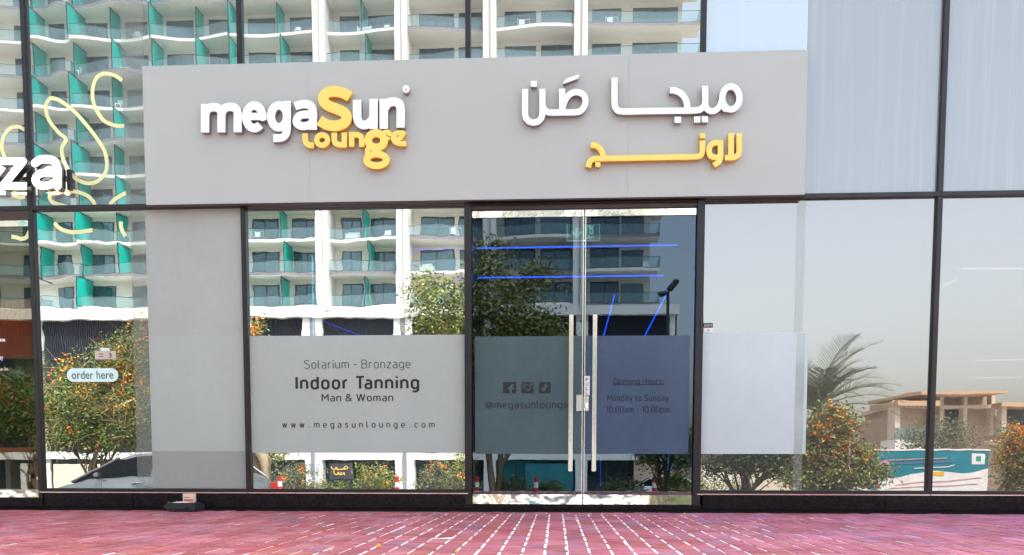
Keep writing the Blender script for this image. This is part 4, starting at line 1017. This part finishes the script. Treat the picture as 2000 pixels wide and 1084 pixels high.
# balcony furniture bits, a few bright things on the balconies
def on_balcony(px, py, kind, lab):
    Yb = YF+.9; p = RV(px, py, Yb); k = max(0, round((p[2]-zA-H0)/FH)); z = zA+FH*k+H0
    x, y = p[0], -YF-1.0
    b = B()
    if kind == 'chair': b.box(x-.28, x+.28, y-.28, y+.25, z+.38, z+.45); b.box(x-.28, x+.28, y-.30, y-.24, z+.45, z+.95); [b.box(x+sx, x+sx+.05, y+sy, y+sy+.05, z, z+.38) for sx in (-.27, .22) for sy in (-.27, .2)]
    elif kind == 'sofa': b.box(x-.6, x+.6, y-.4, y+.35, z, z+.42); b.box(x-.6, x+.6, y-.45, y-.3, z+.42, z+.85); b.box(x-.7, x-.6, y-.4, y+.35, z, z+.6); b.box(x+.6, x+.7, y-.4, y+.35, z, z+.6)
    else:
        b.tube([(x-.6, y, z+.95), (x+.6, y, z+.95)], .02, 5); b.tube([(x-.6, y-.3, z), (x-.6, y+.3, z+.95)], .02, 5); b.tube([(x+.6, y-.3, z), (x+.6, y+.3, z+.95)], .02, 5); b.box(x-.45, x+.1, y-.02, y+.01, z+.35, z+.96)
    nm = {'chair': 'balcony_chair', 'sofa': 'balcony_sofa', 'rack': 'laundry_rack'}[kind]
    tag(b.build(nm, 'cloth_white'), lab, {'chair': 'chair', 'sofa': 'sofa', 'rack': 'laundry rack'}[kind], 'things left on the tower balconies')
for a in ((580, 60, 'chair', 'white chair on a high tower balcony left of the first white fin'), (712, 55, 'sofa', 'pale sofa on a high tower balcony between the first two fins'), (755, 60, 'chair', 'white chair at the right end of the high balcony with the sofa'),
          (1022, 30, 'rack', 'laundry rack with white washing on a high balcony right of the third fin'), (1195, 28, 'rack', 'laundry rack on the high right end balcony'), (265, 65, 'chair', 'white chair on a high balcony above the fascia left end'),
          (240, 150, 'sofa', 'pale sofa on a balcony beside the left end of the fascia'), (150, 145, 'chair', 'chair on a balcony left of the fascia between teal screens'), (232, 230, 'chair', 'white chair on the balcony inside the yellow c shaped line'),
          (690, 462, 'sofa', 'sofa on the upper balcony seen in the large window'), (755, 462, 'chair', 'chair right of the sofa on the upper window balcony'), (505, 480, 'rack', 'folding rack at the left edge of the large window'),
          (890, 470, 'rack', 'rack on the balcony at the right edge of the large window'), (835, 530, 'sofa', 'low sofa on the balcony just above the centre tree'), (1262, 540, 'chair', 'white chair on the balcony above the street lamp')):
    on_balcony(*a)

# ================================================================== VILLA (seen in the right pane)
vl = thing('sand_villa', 'sand coloured flat roofed villa with deep overhanging roofs mirrored at right', 'house')
Yv = 74.
def vb(px0, px1, py0, py1, y0, y1, nm, m, Yr=None):
    """box on the villa: extent measured at depth y0"""
    p = P(px0, (py0+py1)/2, y0); q = P(px1, (py0+py1)/2, y0); pm_ = (px0+px1)/2
    return B().box(p[0], q[0], -y0, -y1, float(P(pm_, py1, y0)[2]), float(P(pm_, py0, y0)[2])).build(nm, m, vl)
zg = terr(-74)-.3
# angled left wing
c0 = P(1752, 800, Yv); c1_ = P(1690, 800, Yv+20); ztop = float(P(1752, 793, Yv)[2])
w = B().plan([(c0[0], -Yv), (c1_[0], -Yv-20), (c1_[0]+9, -Yv-22), (c0[0]+4, -Yv-3)], zg, ztop); w.build('wing_wall', 'villa_wall', vl)
B().plan([(c0[0]-.5, -Yv+.3), (c1_[0]-.5, -Yv-20), (c1_[0]+9, -Yv-22), (c0[0]+4, -Yv-3)], ztop+.002, ztop+.5).build('wing_coping', 'villa_pale', vl)
B().plan([(c0[0]-.1, -Yv+.15), (c1_[0]-.1, -Yv-20), (c1_[0]+9, -Yv-22), (c0[0]+4, -Yv-3)], float(P(1752, 874, Yv)[2]), float(P(1752, 869, Yv)[2])).build('string_course', 'villa_pale', vl)
vb(1747, 1757, 792, 960, Yv-.4, Yv+1.5, 'pillar', 'villa_pale')
vb(1757, 2060, 812, 975, Yv+3, Yv+14, 'wall', 'villa_wall')
vb(1755, 1836, 782, 792, Yv-1.2, Yv+6, 'roof', 'villa_roof')
for k in range(9): vb(1762+k*8, 1763.6+k*8, 792.3, 796, Yv-1.0, Yv+5, 'roof_batten', 'villa_pale')
vb(1812, 1945, 775, 812, Yv+3.05, Yv+12, 'upper_wall', 'villa_wall')
vb(1800, 1970, 763, 769, Yv-1.5, Yv+12, 'roof', 'villa_roof')
for px in (1835, 1882, 1936): vb(px, px+7, 770, 850, Yv+1.4, Yv+2.4, 'pillar', 'villa_pale')
vb(1842, 1936, 790, 797, Yv+1.45, Yv+2.35, 'lintel', 'villa_pale')
vb(1958, 2070, 786, 794, Yv-.5, Yv+4, 'roof', 'villa_roof')
vb(1958, 1966, 794.5, 862, Yv+.2, Yv+1.2, 'pillar', 'villa_pale')
vb(1968, 2060, 800, 834, Yv+2.95, Yv+3.4, 'window', 'villa_dark')
vb(1760, 1788, 828, 868, Yv+2.9, Yv+3.02, 'window', 'villa_dark')
vb(1846, 1880, 800, 842, Yv+2.9, Yv+3.02, 'window', 'villa_dark')
vb(1748, 1836, 859, 877, Yv-.6, Yv+3, 'balcony_slab', 'wall_bright')
vb(1748, 1836, 836, 858.5, Yv-.5, Yv-.4, 'balustrade', 'balustrade_glass')
vb(1960, 2060, 859, 866, Yv-.6, Yv+3, 'balcony_slab', 'wall_bright')
vb(1962, 2060, 836, 858.5, Yv-.5, Yv-.4, 'balustrade', 'balustrade_glass')

# low garden walls
def wall_v(px0, px1, pytop, Y, m, lab, nm='garden_wall', th=.25):
    a, b = P(px0, 930, Y), P(px1, 930, Y)
    return tag(B().box(a[0], b[0], -Y, -Y-th, terr(-Y)-.2, float(P((px0+px1)/2, pytop, Y)[2])).build(nm, m, bevel=.02), lab, 'wall')
wall_v(104, 330, 907, 22, 'wall_beige', 'beige garden wall behind the silver car under the flowering tree')
wall_v(40, 92, 905, 24, 'wall_bright', 'pale wall left of the silver car behind the mullion')
wall_v(1372, 1430, 906, 30, 'wall_bright', 'bright white gate wall low in the pane right of the door')
wall_v(1580, 1720, 900, 50, 'wall_bright', 'long pale wall behind the orange flowering shrub at right')
wall_v(1430, 1580, 925, 52, 'wall_beige', 'low beige wall behind the dark tree right of the door')

# ================================================================== TREES AND PLANTS
def leafcloud(n, centers, spread, size, squash=.75, aspect=.42):
    """n small bent leaves in clumps round the given points"""
    C = centers[rng.integers(0, len(centers), n)]; p = C+rng.normal(0, 1, (n, 3))*spread*np.array([1, 1, squash])
    d = rng.normal(0, 1, (n, 3)); d[:, 2] = d[:, 2]*.6-.25; d /= np.linalg.norm(d, axis=1)[:, None]
    u = rng.normal(0, 1, (n, 3)); s = np.cross(d, u); s /= np.linalg.norm(s, axis=1)[:, None]+1e-9; nn = np.cross(d, s)
    L = (size*rng.uniform(.6, 1.25, n))[:, None]
    v = np.stack([p, p+d*L*.5+s*L*aspect*.5+nn*L*.06, p+d*L, p+d*L*.5-s*L*aspect*.5+nn*L*.06], 1).reshape(-1, 3)
    f = np.arange(n*4).reshape(n, 4); return v, f
def cloud_obj(name, v, f, m, parent):
    me = bpy.data.meshes.new(name); me.vertices.add(len(v)); me.vertices.foreach_set('co', v.ravel())
    me.loops.add(f.size); me.loops.foreach_set('vertex_index', f.ravel().astype(np.int32)); me.polygons.add(len(f)); me.polygons.foreach_set('loop_start', np.arange(0, f.size, 4, dtype=np.int32)); me.polygons.foreach_set('loop_total', np.full(len(f), 4, np.int32)) if hasattr(me.polygons[0], 'loop_total') else None
    me.update(calc_edges=True); me.validate(); o = link(name, me, None, m); return local(o, parent)
def tree(name, label, cat, foot, blobs, leaves, size, lm_, bark='bark', trunk_r=.12, stems=2, flowers=0, fm_='blossom_orange', clump=.22, twigs=0, group=None, fsize=None, lean=0.):
    """blobs: list of (centre xyz, radii xyz) world"""
    root = thing(name, label, cat, tuple(foot), group)
    foot = np.array(foot, float); cen = []
    wts = np.array([b[1][0]*b[1][1]*b[1][2] for b in blobs])**.67; wts /= wts.sum()
    nc = max(18, leaves//34)
    for (c, r), w in zip(blobs, wts):
        k = max(4, int(nc*w)); d = rng.normal(0, 1, (k, 3)); d /= np.linalg.norm(d, axis=1)[:, None]
        cen.append(np.array(c)+d*np.array(r)*(rng.uniform(.25, 1, (k, 1))**.5)*rng.uniform(.78, 1.12, (k, 1)))
    cen = np.vstack(cen)
    v, f = leafcloud(leaves, cen, clump, size); cloud_obj('crown', v, f, lm_, root)
    b = B(); mid = np.mean([q[0] for q in blobs], 0)
    for s in range(stems):
        tgt = blobs[s % len(blobs)][0]; tgt = np.array(tgt)+rng.normal(0, .2, 3)
        k1 = foot+np.array([rng.normal(0, .12)+lean*.3, rng.normal(0, .1), (tgt[2]-foot[2])*.3]); k2 = foot*.35+tgt*.65+np.array([rng.normal(0, .15), rng.normal(0, .15), -.1])
        r_ = trunk_r*(1 if s == 0 else .7)
        b.tube([foot+np.array([rng.normal(0, .06), 0, -.15]), foot*.9+k1*.1, k1, k2, tgt], [r_*1.35, r_*1.1, r_*.8, r_*.5, r_*.12], 8)
        for q in rng.integers(0, len(cen), 9):
            base = k1+(k2-k1)*rng.uniform(.1, 1); e = cen[q]; mm = (base+e)/2+rng.normal(0, .12, 3)
            b.tube([base, mm, e], [r_*.34, r_*.2, r_*.05], 5, cap=False)
    local(b.build('trunk', bark, None, smooth=True), root)
    if twigs:
        t = B()
        for _ in range(twigs):
            e = cen[rng.integers(0, len(cen))]; d = rng.normal(0, 1, 3); d /= np.linalg.norm(d); Lt = rng.uniform(.3, .8)
            t.tube([e, e+d*Lt*.5+rng.normal(0, .03, 3), e+d*Lt], [.008, .006, .002], 3, cap=False)
        local(t.build('bare_twigs', 'twig_dry', None), root)['kind'] = 'stuff'
    if flowers:
        top = cen[np.argsort(-(cen[:, 2]+rng.normal(0, .5, len(cen))))][:max(6, len(cen)//2)]
        pk = top[rng.integers(0, len(top), max(4, flowers//14))]+rng.normal(0, clump*.5, (max(4, flowers//14), 3))
        v, f = leafcloud(flowers, pk, clump*.5, (fsize or size)*.8, 1, .8); cloud_obj('blossoms', v, f, fm_, root)
    return root
def bl(px, py, Y, rx, rz, ry=None):
    p = RV(px, py, Y); return (tuple(p), (rx, ry or rx*.8, rz))
def ft(px, Y):
    p = RV(px, 900, Y); return (p[0], -Y, terr(-Y))
# left flowering tree, behind the silver car
tree('flowering_tree', 'flowering tree with orange blossoms and bare twigs behind the silver car', 'tree', ft(176, 12), [bl(240, 700, 12, .72, .65), bl(190, 780, 12, .85, .75), bl(270, 800, 11.5, .6, .7), bl(120, 800, 12.5, .6, .65), bl(110, 850, 12, .5, .35), bl(235, 850, 12, .8, .35), bl(180, 850, 12, .6, .3), bl(150, 730, 12.3, .4, .4), bl(262, 655, 12, .25, .3)],
     19000, .085, 'leaf_green', 'bark', .07, 4, 1900, 'blossom_orange', .17, 750, fsize=.08)
tree('flowering_tree', 'thick trunked tree with orange blossoms at the lower left of the large window', 'tree', ft(517, 13), [bl(440, 680, 13, .7, .7), bl(470, 780, 13, .9, .8), bl(495, 645, 13, .26, .42), bl(410, 850, 13, .8, .5), bl(520, 888, 13, .55, .16)],
     11000, .09, 'leaf_light', 'bark_pale', .21, 3, 1500, 'blossom_orange', .15, 200, fsize=.11)
tree('red_flowered_shrub', 'dark green shrub with small red flowers at the left mullion', 'shrub', ft(60, 13.5), [bl(40, 800, 13.5, 1.0, .9), bl(110, 770, 13.5, .45, .45), bl(-60, 780, 13.5, 1.0, 1.0)], 13000, .085, 'leaf_green', 'bark', .04, 3, 700, 'blossom_red', .18)
# centre tree across window and door
tree('leafy_tree', 'tall loose green tree mirrored across the window edge and the left door leaf', 'tree', ft(968, 13), [bl(955, 560, 13, .65, 1.0), bl(870, 610, 13, .85, .7), bl(1020, 620, 13, .85, .8), bl(960, 700, 13, 1.5, .9), bl(1075, 660, 13, .55, .55), bl(830, 560, 13, .35, .3), bl(1050, 540, 13, .45, .4), bl(960, 490, 13, .3, .35), bl(850, 680, 13, .7, .6)],
     19000, .115, 'leaf_light', 'bark', .10, 5, 110, 'blossom_orange', .19)
tree('young_tree', 'small dark tree low at the right edge of the right door leaf', 'tree', ft(1292, 18), [bl(1300, 890, 18, .85, .6), bl(1265, 870, 18, .6, .5), bl(1330, 880, 18, .6, .55)], 3500, .12, 'leaf_dark', 'bark', .10, 2, clump=.2)
tree('dark_tree', 'dark leafy tree with leaning trunks under the pale film right of the door', 'tree', ft(1462, 14), [bl(1395, 912, 14, .40, .22), bl(1440, 905, 14, .5, .25), bl(1500, 895, 14, .8, .4), bl(1390, 850, 14, .5, .4), bl(1555, 900, 14, .6, .42), bl(1470, 830, 14, 1., .6)],
     15000, .10, 'leaf_dark', 'bark', .10, 3, 120, 'blossom_orange', .17)
tree('orange_shrub', 'tall shrub full of orange flowers beside the pale film at right', 'shrub', ft(1650, 11.5), [bl(1625, 830, 11.5, .50, .42), bl(1600, 880, 11.5, .55, .4), bl(1662, 895, 11.5, .42, .38), bl(1640, 935, 11.5, .7, .3), bl(1690, 895, 11.5, .2, .2), bl(1712, 925, 11.5, .3, .2), bl(1580, 935, 11.5, .5, .3)],
     15000, .095, 'leaf_light', 'bark_pale', .06, 3, 1500, 'blossom_orange', .15, 200, fsize=.11)
tree('acacia_tree', 'airy green acacia tree between the truck and the villa', 'tree', ft(1835, 56), [bl(1830, 845, 56, 1.9, 1.3), bl(1800, 865, 56, 1.6, .8), bl(1870, 860, 56, 1.6, 1.1)], 5000, .20, 'leaf_grey', 'bark', .16, 3, clump=.45)
tree('bougainvillea', 'mass of orange bougainvillea at the right edge behind the truck', 'shrub', ft(1955, 36), [bl(1980, 900, 36, .8, 1.2), bl(2000, 875, 36, 1.1, 1.4), bl(2030, 900, 36, 1.6, 1.5), bl(1998, 930, 36, 1.2, .9), bl(1975, 850, 38, .5, .5)], 12000, .15, 'leaf_green', 'bark', .10, 4, 4200, 'blossom_orange', .32, 160, fsize=.15)
# hedges in the lower strip
hs_ = [(585, 925, 30, 1.3, .55, 'leaf_grey', 150, 'tangled grey green bush left of the gold shop sign'), (735, 925, 30, 1.0, .6, 'leaf_light', 130, 'light green bush between the gold shop sign and the white column'),
       (860, 925, 28, 1.15, .7, 'leaf_grey', 90, 'wide pale bush at the lower right of the large window'), (640, 952, 31, 1.2, .2, 'leaf_green', 0, 'low clipped hedge under the gold shop sign'),
       (895, 905, 33, .9, .8, 'leaf_light', 60, 'pale tree top at the right edge of the large window'), (1000, 945, 27, .8, .25, 'leaf_dark', 0, 'dark low bush low in the left door leaf'),
       (1075, 950, 30, .7, .2, 'leaf_dark', 0, 'dark low bush in front of the teal hoarding'), (1215, 950, 27, .9, .3, 'leaf_dark', 0, 'dark clipped bush low in the right door leaf'),
       (1318, 945, 26, .6, .35, 'leaf_green', 0, 'bush under the small dark tree at the right door edge'), (1400, 948, 24, 1.3, .12, 'leaf_light', 0, 'yellow green low hedge at the foot of the white gate wall')]
for px, py, Y, rx, rz, lm_, fl_, lab in hs_:
    p = RV(px, py, Y); g = terr(-Y); r_ = max(rz, .3)
    tree('garden_bush', lab, 'bush', (p[0], -Y, g), [((p[0], -Y, p[2]), (rx, rx*.8, rz)), ((p[0]-.5*rx, -Y, (p[2]+g)/2), (rx*.6, rx*.6, abs(p[2]-g)/2+.1)), ((p[0]+.5*rx, -Y, (p[2]+g)/2), (rx*.6, rx*.6, abs(p[2]-g)/2+.1))],
         2600, .12, lm_, 'bark', .04, 3, fl_, 'blossom_orange', .17, 30)
def palm(label, px, py, Y, nf, Lf, trunk=True, droop=.9):
    p = RV(px, py, Y); g = terr(-Y); root = thing('date_palm', label, 'palm tree', (p[0], -Y, g))
    t = B(); hgt = p[2]-g
    t.tube([(p[0]+.1*math.sin(i), -Y, g-.1+(hgt+.1)*i/14) for i in range(15)], [.13+.02*(i % 2) for i in range(15)], 10); local(t.build('trunk', 'bark', None), root)
    for k in range(nf):
        az = k*2.399+rng.uniform(-.15, .15); el = R_(rng.uniform(8, 78)); b = B(); L = Lf*rng.uniform(.8, 1.1)
        pts = []; q = np.array([p[0], -Y, p[2]]); e = el
        for i in range(11):
            pts.append(q.copy()); q = q+np.array([math.cos(az)*math.cos(e), math.sin(az)*math.cos(e), math.sin(e)])*L/10; e -= droop/10*(.6+i*.14)
        b.tube(pts, [.022*(1-i/12) for i in range(11)], 5)
        for i in range(34):
            u = .12+.88*i/34; j = min(9, int(u*10)); w = u*10-j; c = pts[j]*(1-w)+pts[j+1]*w if j < 10 else pts[10]
            tdir = pts[j+1]-pts[j]; tdir /= np.linalg.norm(tdir); side = np.cross(tdir, [0, 0, 1.]); side /= np.linalg.norm(side)+1e-9; upv = np.cross(side, tdir)
            ll = L*.25*math.sin(math.pi*(.12+.8*u))*rng.uniform(.85, 1.1)
            for sg in (-1, 1):
                d = side*sg*.75+tdir*.65+upv*rng.uniform(.1, .45); d /= np.linalg.norm(d); tip = c+d*ll; wv = tdir*.009+upv*.004
                b.add([c-wv, c+wv, c+d*ll*.55+wv*1.1, tip, c+d*ll*.55-wv*1.1], [(0, 1, 2, 3, 4)])
        local(b.build('frond', 'palm_leaf', None), root)
    return root
palm('date palm with grey green fronds above the orange shrub at right', 1592, 800, 15, 34, 2.35)
palm('date palm rising behind the flowering tree in the left window', 66, 790, 16, 26, 2.0)
# grass at the verge by the right pane
n = 26000
gx = rng.uniform(-14, 14, n); gy = rng.uniform(-30, -16.2, n); gz = np.array([terr(y) for y in gy])+.045
v0 = np.stack([gx, gy, gz], 1); an = rng.uniform(0, 6.28, n); w = np.stack([np.cos(an), np.sin(an), 0*an], 1)*.012; hh = rng.uniform(.05, .15, n)[:, None]; ln = np.stack([np.cos(an+1.5), np.sin(an+1.5), 0*an], 1)*.03
v = np.stack([v0-w, v0+w, v0+ln+np.array([0, 0, 1.])*hh+w*.2, v0+ln+np.array([0, 0, 1.])*hh-w*.2], 1).reshape(-1, 3)
gr = thing('verge_grass_root', None, None)
o = cloud_obj('verge_grass', v, np.arange(n*4).reshape(n, 4), 'grass', gr); o.parent = None; bpy.data.objects.remove(gr); tag(o, kind='stuff')

# ================================================================== STREET FURNITURE
lamp = thing('street_lamp', 'black street lamp with two angled heads mirrored in the right door leaf', 'street lamp', ft(1300, 20))
lx, ly, lz = lamp.location
pt = float(RV(1301, 574, 20)[2])
local(B().tube([(lx, ly, lz-.1), (lx, ly, lz+.5), (lx, ly, pt)], [.10, .065, .05], 12).build('pole', 'lamp_post', None), lamp)
local(B().tube([(lx, ly, lz), (lx, ly, lz+.08)], .16, 14).build('base_flange', 'lamp_post', None), lamp)
def head(dx, dz, w, hh, rot):
    b = B().box(-w/2, w/2, -.13, .13, -hh/2, hh/2).box(-w/2+.02, w/2-.02, -.11, .11, -hh/2-.02, -hh/2-.001, 1)
    o = b.build('lamp_head', ['lamp_post', 'lamp_lens'], None, bevel=.01); o.data.transform(Matrix.Translation((lx+dx, ly+.1, pt+dz)) @ Matrix.Rotation(rot, 4, 'Y') @ Matrix.Rotation(R_(-25), 4, 'X'))
    local(o, lamp); return o
head(.14, .26, .42, .10, R_(-52)); head(-.17, -.0, .28, .09, R_(-10))
local(B().tube([(lx, ly, pt-.02), (lx+.03, ly+.05, pt+.1), (lx+.1, ly+.1, pt+.2)], .03, 8).build('arm', 'lamp_post', None), lamp)
def bollard_parts():
    a = B().tube([(0, 0, 0), (0, 0, .04)], .14, 14).mesh('bollard_base'); a.materials.append(M['rubber'])
    b = B()
    for k in range(5): b.tube([(0, 0, .04+k*.19), (0, 0, .23+k*.19)], .075, 14, k % 2)
    b = b.mesh('bollard_post'); b.materials.append(M['red_plastic']); b.materials.append(M['white_plastic']); return a, b
ba, bb = bollard_parts()
for (px, lab) in ((547, 'red and white bollard beside the thick tree trunk in the large window'), (775, 'red and white bollard below the white column in the large window'), (932, 'red and white bollard at the left edge of the left door leaf'),
                  (1047, 'red and white bollard in front of the teal hoarding in the left door leaf'), (1278, 'red and white bollard near the right edge of the right door leaf')):
    p = ft(px, 22); t = thing('traffic_bollard', lab, 'bollard', (p[0], p[1], p[2]), 'red and white bollards along the verge')
    link('post', bb, t); link('base', ba, t)

# ================================================================== VEHICLES
def car(label, x_nose, x_tail, yc, zr, paint, Ht=1.46, Wd=1.76, nm='parked_car'):
    """nose at x_nose; profile lofted across the width"""
    root = thing(nm, label, 'car', ((x_nose+x_tail)/2, yc, zr)); s = 1 if x_tail > x_nose else -1; L = abs(x_tail-x_nose)
    def ring(pts, hw_, z0=None): return [(x_nose+s*u*L, hw_, zr+w) for u, w in pts]
    prof = [(0, .30), (.0, .52), (.015, .66), (.08, .76), (.20, .90), (.27, .98), (.75, 1.06), (.93, 1.04), (.985, .90), (1, .62), (1, .32), (.97, .22), (.03, .22)]
    st = [(-1, .93, .0), (-.97, .98, .0), (-.80, 1, .0), (0, 1, .03), (.80, 1, .0), (.97, .98, .0), (1, .93, .0)]
    vs, fs = [], []; n = len(prof)
    for t, k, cr in st:
        for u, w in prof: vs.append((x_nose+s*(.5+(u-.5)*(1-.03*abs(t)**4))*L, yc+t*Wd/2, zr+.22+(w-.22)*k+cr*(1 if w > .6 else 0)))
    for i in range(len(st)-1):
        for j in range(n): fs.append((i*n+j, i*n+(j+1) % n, (i+1)*n+(j+1) % n, (i+1)*n+j))
    fs.append(tuple(range(n))[::-1]); fs.append(tuple((len(st)-1)*n+j for j in range(n)))
    o = B().add(vs, fs).build('body', paint, None, smooth=False); bm = bmesh.new(); bm.from_mesh(o.data); bmesh.ops.recalc_face_normals(bm, faces=bm.faces)
    bmesh.ops.bevel(bm, geom=[e for e in bm.edges if e.calc_face_angle(0) > .9], offset=.03, segments=2, affect='EDGES'); bm.to_mesh(o.data); bm.free(); o.data.polygons.foreach_set('use_smooth', [True]*len(o.data.polygons)); local(o, root)
    # cabin: glass shell with painted roof and pillars
    gp = [(.19, .89), (.29, 1.12), (.385, 1.32), (.47, Ht-.045), (.60, Ht-.02), (.74, Ht-.06), (.86, 1.27), (.95, .97)]
    def cabin(z_in, name, m, tlist, pr):
        vs, fs = [], []; n = len(pr)
        for t, k in tlist:
            for u, w in pr: vs.append((x_nose+s*u*L, yc+t*Wd/2*(1-.20*max(0, (w-.93))/.5), zr+w*k))
        for i in range(len(tlist)-1):
            for j in range(n-1): fs.append((i*n+j, i*n+j+1, (i+1)*n+j+1, (i+1)*n+j))
        fs.append(tuple(range(n))[::-1]); fs.append(tuple((len(tlist)-1)*n+j for j in range(n)))
        b = B().add(vs, fs).build(name, m, None); bm = bmesh.new(); bm.from_mesh(b.data); bmesh.ops.recalc_face_normals(bm, faces=bm.faces); bm.to_mesh(b.data); bm.free(); local(b, root)
    cabin(0, 'window_glass', 'car_glass', [(-.93, 1), (-.5, 1), (0, 1.005), (.5, 1), (.93, 1)], gp)
    rp = [(.40, 1.335), (.47, Ht-.03), (.60, Ht-.003), (.74, Ht-.043), (.83, 1.345), (.80, 1.335), (.73, Ht-.09), (.60, Ht-.055), (.48, Ht-.08), (.43, 1.32)]
    vs, fs = [], []; n = len(rp)
    for t in (-.945, 0, .945):
        for u, w in rp: vs.append((x_nose+s*u*L, yc+t*Wd/2*(1-.20*(w-.93)/.5), zr+w+(.01 if t == 0 else 0)))
    for i in range(2):
        for j in range(n): fs.append((i*n+j, i*n+(j+1) % n, (i+1)*n+(j+1) % n, (i+1)*n+j))
    fs.append(tuple(range(n))[::-1]); fs.append(tuple(2*n+j for j in range(n)))
    local(B().add(vs, fs).build('roof', paint, None), root)
    for sg in (-1, 1):
        pl = B()
        for (u0, w0), (u1, w1), r_ in (((.195, .91), (.40, 1.36), .022), ((.56, .95), (.565, Ht-.06), .03), ((.83, 1.33), (.94, .98), .045)):
            f_ = lambda w: yc+sg*.945*Wd/2*(1-.20*max(0, w-.93)/.5)
            pl.tube([(x_nose+s*u0*L, f_(w0), zr+w0), (x_nose+s*u1*L, f_(w1), zr+w1)], r_, 6)
        local(pl.build('pillar', paint, None), root)
        mb = B().prism([(x_nose+s*.315*L, zr+1.02), (x_nose+s*.338*L, zr+1.01), (x_nose+s*.34*L, zr+1.09), (x_nose+s*.32*L, zr+1.08)], yc+sg*Wd/2, yc+sg*(Wd/2+.14)); local(mb.build('side_mirror', paint, None, bevel=.012), root)
        for u in (.50, .72): local(B().tube([(x_nose+s*(u-.02)*L, yc+sg*(Wd/2+.012), zr+.88), (x_nose+s*u*L, yc+sg*(Wd/2+.035), zr+.89), (x_nose+s*(u+.025)*L, yc+sg*(Wd/2+.012), zr+.885)], .016, 8).build('door_handle', 'rim', None), root)
        dl = B()
        for u in (.335, .555, .76): dl.box(x_nose+s*u*L-.004, x_nose+s*u*L+.004, yc+sg*(Wd/2-.01), yc+sg*(Wd/2+.002), zr+.35, zr+.93)
        local(dl.build('door_gap', 'rubber', None), root)
        local(B().box(x_nose+s*.005*L, x_nose+s*.07*L, yc+sg*.55, yc+sg*.84, zr+.60, zr+.70).build('headlight', 'lamp_lens', None, bevel=.02), root)
        local(B().box(x_nose+s*.965*L, x_nose+s*.999*L, yc+sg*.60, yc+sg*.86, zr+.70, zr+.88).build('tail_light', 'red_plastic', None, bevel=.02), root)
        for u in (.17, .80):
            xc = x_nose+s*u*L; w_ = thing('wheel', None, None, (0, 0, 0)); w_.parent = root
            B().tube([(xc-root.location.x, (yc+sg*(Wd/2-.22))-yc, .32), (xc-root.location.x, sg*(Wd/2-.22)+sg*.20, .32)], .32, 20).build('tyre', 'rubber', w_)
            B().tube([(xc-root.location.x, sg*(Wd/2-.05), .32), (xc-root.location.x, sg*(Wd/2+.0), .32)], .20, 14).build('rim', 'rim', w_)
    return root
Yc = 8.3
xn = float(P(97, 940, Yc)[0])
car('silver hatchback parked along the street, mirrored at the lower left window', xn, xn+4.25, -Yc-.2, terr(-Yc), 'car_silver')
xn2 = float(P(520, 940, 15)[0])
car('white car behind the thick tree trunk at the large window edge', xn2-4.4, xn2, -14.3, terr(-14.3), 'car_white', 1.5)
xn3 = float(P(1232, 960, 24)[0])
car('white car low in the right door leaf behind the bollard', xn3, xn3+4.3, -34, terr(-34), 'car_white', 1.5)

tk = thing('box_truck', 'teal and white box truck passing below the villa at right', 'truck')
Yt = 45.
def tb(px0, px1, py0, py1, dy0, dy1, nm, m, bevel=0.):
    a, b = P(px0, 915, Yt), P(px1, 915, Yt); o = B().box(a[0], b[0], -Yt+dy0, -Yt+dy1, float(P(1815, py1, Yt)[2]), float(P(1815, py0, Yt)[2])).build(nm, m, None, bevel); return local(o, tk)
tb(1703, 1930, 878, 957, 0, -2.4, 'cargo_box', 'truck_teal', .03)
tb(1701, 1932, 877, 880, .03, -2.43, 'top_rail', 'truck_white')
cw = lambda a, b: (float(P(1550+a/3.011, 640+b/3.011, Yt)[0]), float(P(1550+a/3.011, 640+b/3.011, Yt)[2]))
lo = [(455, 958), (455, 885)]+smooth([(490, 885), (560, 884), (620, 882), (690, 862), (760, 850), (830, 842), (920, 850), (1000, 856), (1080, 845), (1142, 830)])+[(1142, 958)]
b = B(); q = [cw(*p) for p in lo[2:-1]]; zb_ = cw(500, 958)[1]
for (xa_, za_), (xb_, zb2) in zip(q[:-1], q[1:]): b.prism([(xa_, zb_), (xb_, zb_), (xb_, zb2), (xa_, za_)], -Yt+.012, -Yt+.002)
local(b.build('white_graphic', 'truck_white', None), tk)
def tstr(pts, w, m, yo=.02):
    o = strokes('graphic_line', [(smooth(pts), w, 0, 0)], 0, .01, m, None, cw, 0, .02); o.data.transform(Matrix.Translation((0, -Yt+yo+.01, 0))); return local(o, tk)
tstr([(540, 780), (620, 778), (720, 772), (820, 772), (900, 770)], 6, 'truck_red'); tstr([(600, 800), (700, 796), (820, 792), (940, 788)], 6, 'truck_violet')
tstr([(710, 825), (800, 822), (900, 820), (940, 808)], 5, 'truck_white'); tstr([(600, 925), (720, 910), (880, 900), (1100, 882)], 5, 'truck_red'); tstr([(560, 945), (720, 935), (880, 928), (1080, 918)], 5, 'truck_red')
tstr([(505, 800), (530, 788), (555, 795), (545, 815), (515, 815)], 14, 'truck_red')
tb(1805, 1845, 921, 928.5, .03, .0121, 'yellow_badge', 'truck_yellow'); tb(1896, 1922, 886, 907, .02, .0, 'white_square', 'truck_white'); tb(1904, 1914, 891, 901, .03, .0201, 'green_mark', 'truck_green')
tb(1655, 1699, 890, 975, -.1, -2.3, 'cab', 'truck_white', .12); tb(1657, 1672, 897, 918, -.05, -2.35, 'cab_window', 'car_glass')
for px in (1678, 1870, 1900):
    p = P(px, 960, Yt); z = terr(-Yt)+.45
    for yy in (-Yt-.05, -Yt-2.1): local(B().tube([(p[0], yy, z), (p[0], yy-.3, z)], .45, 18).build('wheel', 'rubber', None), tk)
